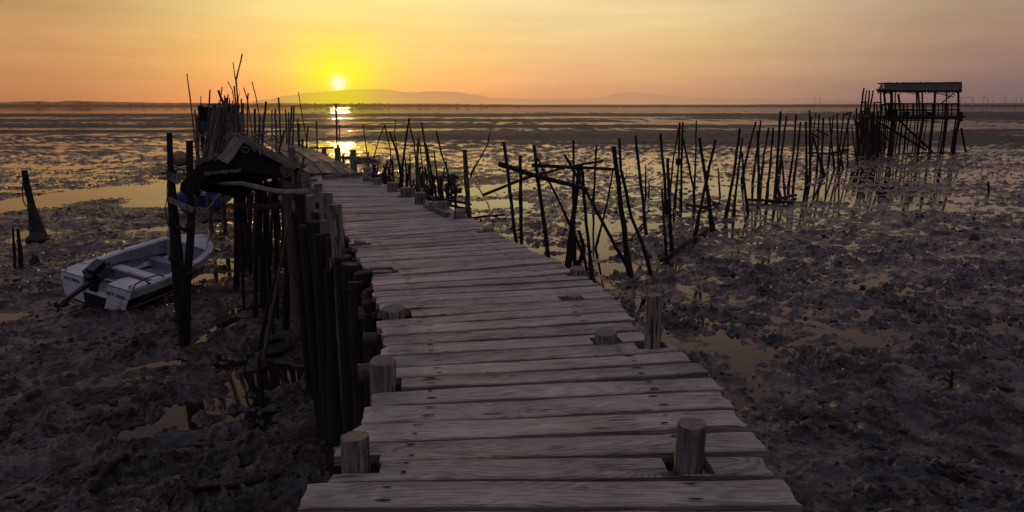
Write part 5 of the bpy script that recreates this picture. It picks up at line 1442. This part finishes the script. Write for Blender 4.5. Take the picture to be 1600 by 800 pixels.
# ------------------------------------------------------------------ boats
def text_mesh(name, body, size, mat, parent, M, depth=0.002):
    cu = bpy.data.curves.new(name, 'FONT'); cu.body = body; cu.size = size; cu.extrude = depth; cu.align_x = 'CENTER'; cu.align_y = 'CENTER'; cu.offset = 0.0012 * size / .1
    tmp = bpy.data.objects.new('tmp', cu); C.objects.link(tmp)
    dg = bpy.context.evaluated_depsgraph_get(); me = bpy.data.meshes.new_from_object(tmp.evaluated_get(dg))
    bpy.data.objects.remove(tmp); me.transform(M); me.materials.clear(); me.materials.append(mat)
    o = bpy.data.objects.new(name, me); C.objects.link(o); o.parent = parent; return o

def interp(tab, y):
    for (y0, v0), (y1, v1) in zip(tab[:-1], tab[1:]):
        if y <= y1:
            t = (y - y0) / (y1 - y0); t = t * t * (3 - 2 * t) * .5 + t * .5; return v0 + (v1 - v0) * t
    return tab[-1][1]

def white_boat():
    base = at(160, 490); root = empty('motor_boat', (-9.18, 14.40, 0.0)); tag(root, 'small white open motor boat stranded on the mud beside the twin poles', 'boat')
    root.rotation_euler = (R(2.0), R(12), -R(13)); root.scale = (1.14, 0.99, 1.06)
    Lb = 3.62
    B = [(0, .78), (.8, .83), (1.6, .84), (2.3, .76), (2.9, .65), (3.3, .46), (Lb, .06)]
    Gt = [(0, .66), (1.2, .68), (2.2, .73), (3.0, .80), (Lb, .88)]
    Cb = [(0, .66), (1.2, .68), (2.2, .56), (3.0, .28), (Lb, .012)]
    Cz = [(0, .16), (1.5, .17), (2.5, .25), (3.1, .36), (Lb, .55)]
    Kz = [(0, .02), (2.0, .03), (2.8, .10), (3.3, .25), (Lb, .50)]
    ys = [i * Lb / 30 for i in range(31)]
    def prof(y):
        b, g, c, cz, kz = interp(B, y), interp(Gt, y), interp(Cb, y), interp(Cz, y), interp(Kz, y)
        h = g - cz
        return [(0, kz), (c * .55, kz + (cz - kz) * .45), (c, cz), (c + (b - c) * .30, cz + h * .17), (c + (b - c) * .33, cz + h * .175), (b - .035, cz + h * .60), (b - .012, cz + h * .615), (b - .008, cz + h * .70), (b - .03, cz + h * .72), (b - .006, cz + h * .74),
                (b - .002, cz + h * .82), (b - .022, cz + h * .84), (b + .002, cz + h * .86), (b + .006, g - .012), (b - .006, g)]
    seg_mat = [2, 2, 0, 0, 1, 0, 0, 0, 0, 0, 0, 0, 0, 0]
    m_ = MB(); vs = []; mi = []; np_ = 15
    for y in ys:
        pr = prof(y)
        for (x, z) in pr: vs.append((x, y, z))
        for (x, z) in pr: vs.append((-x, y, z))
    fs = []
    for i in range(30):
        for j in range(np_ - 1):
            a = i * 2 * np_ + j; b = (i + 1) * 2 * np_ + j
            mj = seg_mat[j]
            if j == 4 and (ys[i] > 2.95): mj = 0
            fs.append((a, a + 1, b + 1, b)); mi.append(mj)
            a += np_; b += np_; fs.append((a, b, b + 1, a + 1)); mi.append(mj)
    # transom: side panels white, well in between
    p0 = prof(0)
    k0 = len(vs)
    for sgn in (1, -1):
        outer = [(sgn * x, 0, z) for (x, z) in p0[2:]]
        ww = .27
        poly = outer + [(sgn * ww, 0, p0[-1][1]), (sgn * ww, 0, .34), (sgn * ww * .8, 0, .11)]
        b0 = len(vs); vs += poly; f = tuple(b0 + q for q in range(len(poly)))
        fs.append(f if sgn < 0 else tuple(reversed(f))); mi.append(0)
    b0 = len(vs); vs += [(-.27, 0.0, .34), (.27, 0.0, .34), (.216, 0, .11), (-.216, 0, .11)]; fs.append((b0, b0 + 1, b0 + 2, b0 + 3)); mi.append(1)
    b0 = len(vs); vs += [(-.66, 0, .16), (-.216, 0, .11), (.216, 0, .11), (.66, 0, .16), (.36, 0, .09), (0, 0, .02), (-.36, 0, .09)]; fs.append(tuple(b0 + q for q in range(7))); mi.append(2)
    m_.v = [tuple(v) for v in vs]; m_.f = fs; m_.mi = mi
    m_.obj('hull', [M_WHITE, M_BLACK, M_KEEL], root)
    # deck moulding: flange, inner walls, floor, quarter decks, bulkhead, bow deck
    m_ = MB(); rows = []
    yi = [y for y in ys if y >= .5 and y <= 2.98]
    for y in yi:
        b, g = interp(B, y), interp(Gt, y); fl = .11
        rows.append([(b - .006, y, g), (b - fl, y, g + .012), (b - fl - .035, y, g - .02), (b - fl - .07, y, .46), (b - fl - .03, y, .45), (max(b - fl - .07, .1), y, .20), (0, y, .19)])
    for i in range(len(rows) - 1):
        for j in range(6):
            q = [rows[i][j], rows[i + 1][j], rows[i + 1][j + 1], rows[i][j + 1]]
            mt = 0 if j < 2 else 1
            m_.add(q, [(0, 1, 2, 3)], mt); m_.add([(-x, y, z) for (x, y, z) in q], [(3, 2, 1, 0)], mt)
    g = .672
    for s_ in (1, -1):
        # quarter deck, raised corner
        pts = [(s_ * .78, 0, .66), (s_ * .27, 0, .655), (s_ * .27, .40, .665), (s_ * .34, .55, .672), (s_ * .70, .55, .678), (s_ * .80, .5, .674)]
        pts = [(x, y, z + .014) for x, y, z in pts]
        m_.add(pts, [tuple(range(6)) if s_ > 0 else tuple(reversed(range(6)))], 0)
        m_.add([(s_ * .27, 0, .669), (s_ * .27, .40, .68), (s_ * .27, .40, .345), (s_ * .27, 0, .345)], [(0, 1, 2, 3)], 0)
        m_.add([(s_ * .34, .55, .686), (s_ * .70, .55, .69), (s_ * .66, .56, .2), (s_ * .34, .56, .2)], [(0, 1, 2, 3)], 1)
        m_.add([(s_ * .27, .40, .679), (s_ * .34, .55, .686), (s_ * .34, .56, .2), (s_ * .27, .41, .2)], [(0, 1, 2, 3)], 1)
        m_.add([(s_ * .785, 0, .672), (s_ * .27, 0, .668), (s_ * .27, 0, .63), (s_ * .785, 0, .625)], [(0, 1, 2, 3)], 0)
    m_.add([(-.27, 0, .345), (.27, 0, .345), (.27, .40, .35), (-.27, .40, .35)], [(0, 1, 2, 3)], 0)
    m_.box((0, .43, .50), (.54, .06, .10), mi=0, bev=.012)
    m_.add([(-.27, .40, .35), (.27, .40, .35), (.27, .40, .55), (-.27, .40, .55)], [(0, 1, 2, 3)], 0)
    m_.add([(-.27, .46, .2), (.27, .46, .2), (.27, .46, .50), (-.27, .46, .50)], [(0, 1, 2, 3)], 1)
    # bow deck
    yb = [y for y in ys if y >= 2.85]
    for i in range(len(yb) - 1):
        a, b = yb[i], yb[i + 1]; ba, bb = interp(B, a), interp(B, b)
        m_.add([(-ba, a, interp(Gt, a)), (0, a, interp(Gt, a) + .03), (ba, a, interp(Gt, a)), (bb, b, interp(Gt, b)), (0, b, interp(Gt, b) + .03), (-bb, b, interp(Gt, b))], [(0, 1, 4, 5), (1, 2, 3, 4)], 0)
    y = 2.88; bq = interp(B, y); m_.add([(-bq + .1, y, interp(Gt, y) + .005), (0, y, interp(Gt, y) + .028), (bq - .1, y, interp(Gt, y) + .005), (bq - .16, y, .2), (-bq + .16, y, .2)], [(0, 1, 2, 3, 4)], 1)
    m_.obj('deck_moulding', [M_WHITE, M_INNER], root)
    m_ = MB(); m_.box((0, 1.42, .42), (1.36, .30, .05), bev=.015); m_.box((0, 1.42, .30), (1.20, .24, .20), mi=1); m_.obj('bench', [M_WHITE, M_INNER], root)
    m_ = MB(); m_.box((0, 2.5, .40), (1.10, .30, .05), bev=.015); m_.box((0, 2.5, .29), (1.0, .24, .2), mi=1); m_.obj('bench', [M_INNER, M_INNER], root)
    # dark rubber line and swoosh on the side panel
    def side_pt(y, f, out=.004):
        pr = prof(y); a, b = pr[4], pr[5]; return (a[0] + (b[0] - a[0]) * f + out, y, a[1] + (b[1] - a[1]) * f)
    m_ = MB()
    for (ya, yb_, f0, f1) in [(.22, .95, .12, .75), (.30, 1.05, .30, .90), (.20, .80, .05, .5)]:
        n = 8; top_ = []; bot_ = []
        for i in range(n + 1):
            t = i / n; y = ya + (yb_ - ya) * t; f = f0 + (f1 - f0) * math.sin(t * math.pi / 2); wd = .10 * math.sin(math.pi * t) + .005
            top_.append(side_pt(y, min(1, f + wd))); bot_.append(side_pt(y, f))
        m_.add(top_ + bot_, [(i, i + 1, n + 2 + i, n + 1 + i) for i in range(n)])
    m_.obj('side_emblem', M_INNER, root)
    # lettering on the transom
    Mx = Matrix.Translation((.475, -.006, .47)) @ Matrix.Rotation(R(90), 4, 'X')
    text_mesh('lettering', 'SETUBAL', .108, M_TEXT, root, Mx)
    Mx = Matrix.Translation((-.52, -.006, .53)) @ Matrix.Rotation(R(90), 4, 'X')
    text_mesh('lettering', 'FATIMA', .105, M_TEXT, root, Mx)
    # rails
    def rail(name, pts, r=.012, mat=M_MOTOR): m_ = MB(); m_.tube(pts, r, 8); return m_.obj(name, mat, root, smooth=True)
    for s_ in (1, -1):
        rail('stern_rail', [(s_ * .76, .10, .68), (s_ * .765, .16, .76), (s_ * .78, .45, .82), (s_ * .79, .85, .80), (s_ * .80, 1.0, .70)], .014, M_METAL if s_ < 0 else M_MOTOR)
        rail('bow_rail', [(s_ * .50, 2.95, .80), (s_ * .47, 3.0, .95), (s_ * .34, 3.30, 1.02), (s_ * .14, 3.56, 1.06), (0, 3.66, 1.07)], .012, M_METAL)
        rail('rail_stanchion', [(s_ * .28, 3.36, .85), (s_ * .28, 3.38, 1.03)], .010, M_METAL)
        for yc in (.06, 1.75):
            m_ = MB(); xx = s_ * (interp(B, yc) - .06); m_.tube([(xx, yc, .67), (xx, yc, .73)], .012, 8); m_.tube([(xx, yc - .05, .735), (xx, yc + .05, .735)], .011, 8); m_.obj('cleat', M_MOTOR, root)
    # outboard motor, tilted up
    mo = empty('outboard_motor', (-.02, -.02, .60)); mo.parent = root
    m_ = MB(); m_.box((.02, .08, .25), (.38, .54, .36), Matrix.Rotation(R(24), 3, 'X'), bev=.10); m_.box((.02, .02, .08), (.26, .38, .12), Matrix.Rotation(R(28), 3, 'X'), bev=.03); m_.obj('cowling', M_MOTOR, mo, smooth=False)
    m_ = MB(); m_.tube([(0, -.06, .06), (-.10, -.22, -.10), (-.22, -.38, -.27), (-.28, -.47, -.37)], [.08, .05, .045, .05], 10); m_.obj('leg', M_MOTOR, mo)
    m_ = MB(); m_.tube([(-.22, -.38, -.40), (-.27, -.48, -.41), (-.33, -.62, -.40)], [.03, .055, .035], 10)
    m_.add([(-.28, -.50, -.38), (-.33, -.58, -.55), (-.29, -.62, -.57), (-.30, -.55, -.38)], [(0, 1, 2, 3)]); m_.obj('gearcase', M_MOTOR, mo)
    m_ = MB(); c = Vector((-.335, -.63, -.40))
    for q in range(3):
        t = q * 2.094 + .5; r1 = Vector((math.cos(t), 0, math.sin(t))); r2 = Vector((math.cos(t + .7), .05, math.sin(t + .7)))
        m_.add([c, c + r1 * .10, c + (r1 + r2).normalized() * .13 + Vector((0, -.03, 0)), c + r2 * .09 + Vector((0, -.04, 0))], [(0, 1, 2, 3)])
    m_.obj('propeller', M_MOTOR, mo)
    m_ = MB(); m_.box((0, .02, -.05), (.18, .09, .26), bev=.02); m_.tube([(-.10, -.02, .05), (-.14, -.06, -.04), (-.10, -.05, -.12)], .014, 6); m_.obj('clamp_bracket', M_MOTOR, mo)
    m_ = MB(); m_.tube([(-.02, .02, .24), (.10, .22, .33), (.22, .42, .40)], [.022, .024, .026], 8); m_.tube([(.22, .42, .40), (.32, .58, .45)], .034, 8); m_.obj('tiller', M_MOTOR, mo)
white_boat()

def blue_boat():
    p = at(317, 336); root = empty('blue_boat', (p.x, p.y, 0.0)); tag(root, 'blue wooden boat with dark red bottom seen from its stern under the tarp shelter', 'boat')
    root.rotation_euler = (R(2), R(-6), R(8))
    Lb = 4.8; B = [(0, .98), (1.5, 1.05), (3, .9), (4.2, .45), (Lb, .03)]; Gt = [(0, .92), (2, .92), (3.5, 1.05), (Lb, 1.35)]; Cb = [(0, .72), (1.5, .75), (3, .6), (4.2, .25), (Lb, .01)]
    Cz = [(0, .22), (3, .25), (Lb, .7)]; Kz = [(0, .0), (3, .03), (Lb, .6)]
    m_ = MB(); vs = []; mi = []; fs = []; n = 20
    def prof(y):
        b, g, c, cz, kz = interp(B, y), interp(Gt, y), interp(Cb, y), interp(Cz, y), interp(Kz, y)
        return [(0, kz), (c, cz), (c + (b - c) * .2, cz + .06), (b - .03, g - .16), (b, g - .15), (b, g - .02), (b - .02, g), (b - .10, g), (b - .14, g - .3), (b * .6, cz + .1), (0, cz + .05)]
    sm = [1, 1, 0, 2, 2, 2, 2, 2, 3, 3]; k_ = 11
    for i in range(n + 1):
        y = Lb * i / n; pr = prof(y); vs += [(x, y, z) for x, z in pr] + [(-x, y, z) for x, z in pr]
    for i in range(n):
        for j in range(k_ - 1):
            a = i * 2 * k_ + j; b = (i + 1) * 2 * k_ + j; fs.append((a, a + 1, b + 1, b)); mi.append(sm[j]); a += k_; b += k_; fs.append((a, b, b + 1, a + 1)); mi.append(sm[j])
    pr = prof(0)
    def poly(pts, mt, yy=-.002): b0 = len(vs); vs.extend([(x, yy, z) for x, z in pts]); fs.append(tuple(b0 + q for q in range(len(pts)))); mi.append(mt)
    poly([(-.72, .22), (0, 0), (.72, .22), (.77, .28), (-.77, .28)], 1)
    poly([(-.77, .28), (.77, .28), (.95, .76), (-.95, .76)], 0)
    poly([(-.95, .76), (.95, .76), (.98, .92), (.45, .92), (.3, .80), (-.3, .80), (-.45, .92), (-.98, .92)], 2)
    m_.v = vs; m_.f = fs; m_.mi = mi; m_.obj('hull', [M_BLUE, M_RED, M_BLUE, M_INNER], root)
    m_ = MB(); m_.tube([(-.99, 0, .93), (-1.05, 1.5, .93), (-.9, 3, 1.0), (-.45, 4.2, 1.2), (0, 4.8, 1.38), (.45, 4.2, 1.2), (.9, 3, 1.0), (1.05, 1.5, .93), (.99, 0, .93)], .03, 6); m_.obj('gunwale', M_INNER, root)
    m_ = MB(); m_.box((0, 1.6, .70), (1.8, .28, .04)); m_.obj('bench', M_INNER, root)
    m_ = MB(); m_.box((.35, .5, .95), (1.1, .4, .03), Matrix.Rotation(R(10), 3, 'Y')); m_.obj('stern_board', M_INNER, root)
    text_mesh('lettering', 'SETUBAL', .17, M_TEXTW, root, Matrix.Translation((.56, -.008, .68)) @ Matrix.Rotation(R(90), 4, 'X'))
    mo = empty('outboard_motor', (.05, -.1, .8)); mo.parent = root
    m_ = MB(); m_.box((0, -.08, .22), (.30, .42, .34), Matrix.Rotation(R(10), 3, 'X'), bev=.07); m_.obj('cowling', M_MOTOR, mo)
    m_ = MB(); m_.tube([(0, -.1, .05), (.01, -.16, -.3), (.02, -.2, -.6)], [.09, .06, .05], 8); m_.box((.02, -.24, -.55), (.2, .26, .03)); m_.obj('leg', M_MOTOR, mo)
blue_boat()
# mooring line with a knotted float cluster
P = [atY(x, y, Yq) for x, y, Yq in [(344, 300, 25), (334, 315, 21), (323, 327, 18), (317, 333, 16.5), (311, 343, 15.5)]]
m_ = MB(); m_.tube(P, .012, 5); mr_ = m_.obj('mooring_line', M_ROPE, loc=P[0]); tag(mr_, 'thin mooring line with a knot running from the blue boat stern', 'rope')
m_ = MB(); kc = P[3]
for q in range(7):
    c = kc + Vector((random.uniform(-.14, .14), random.uniform(-.05, .05), random.uniform(-.10, .10))); pts = [c + Vector((.06 * math.cos(t * 1.05), .02 * math.sin(t), .06 * math.sin(t * 1.05))) for t in range(7)]
    m_.tube(pts, .02, 5)
m_.obj('knot', M_ROPE, mr_, loc=None).location = (-P[0].x, -P[0].y, -P[0].z)
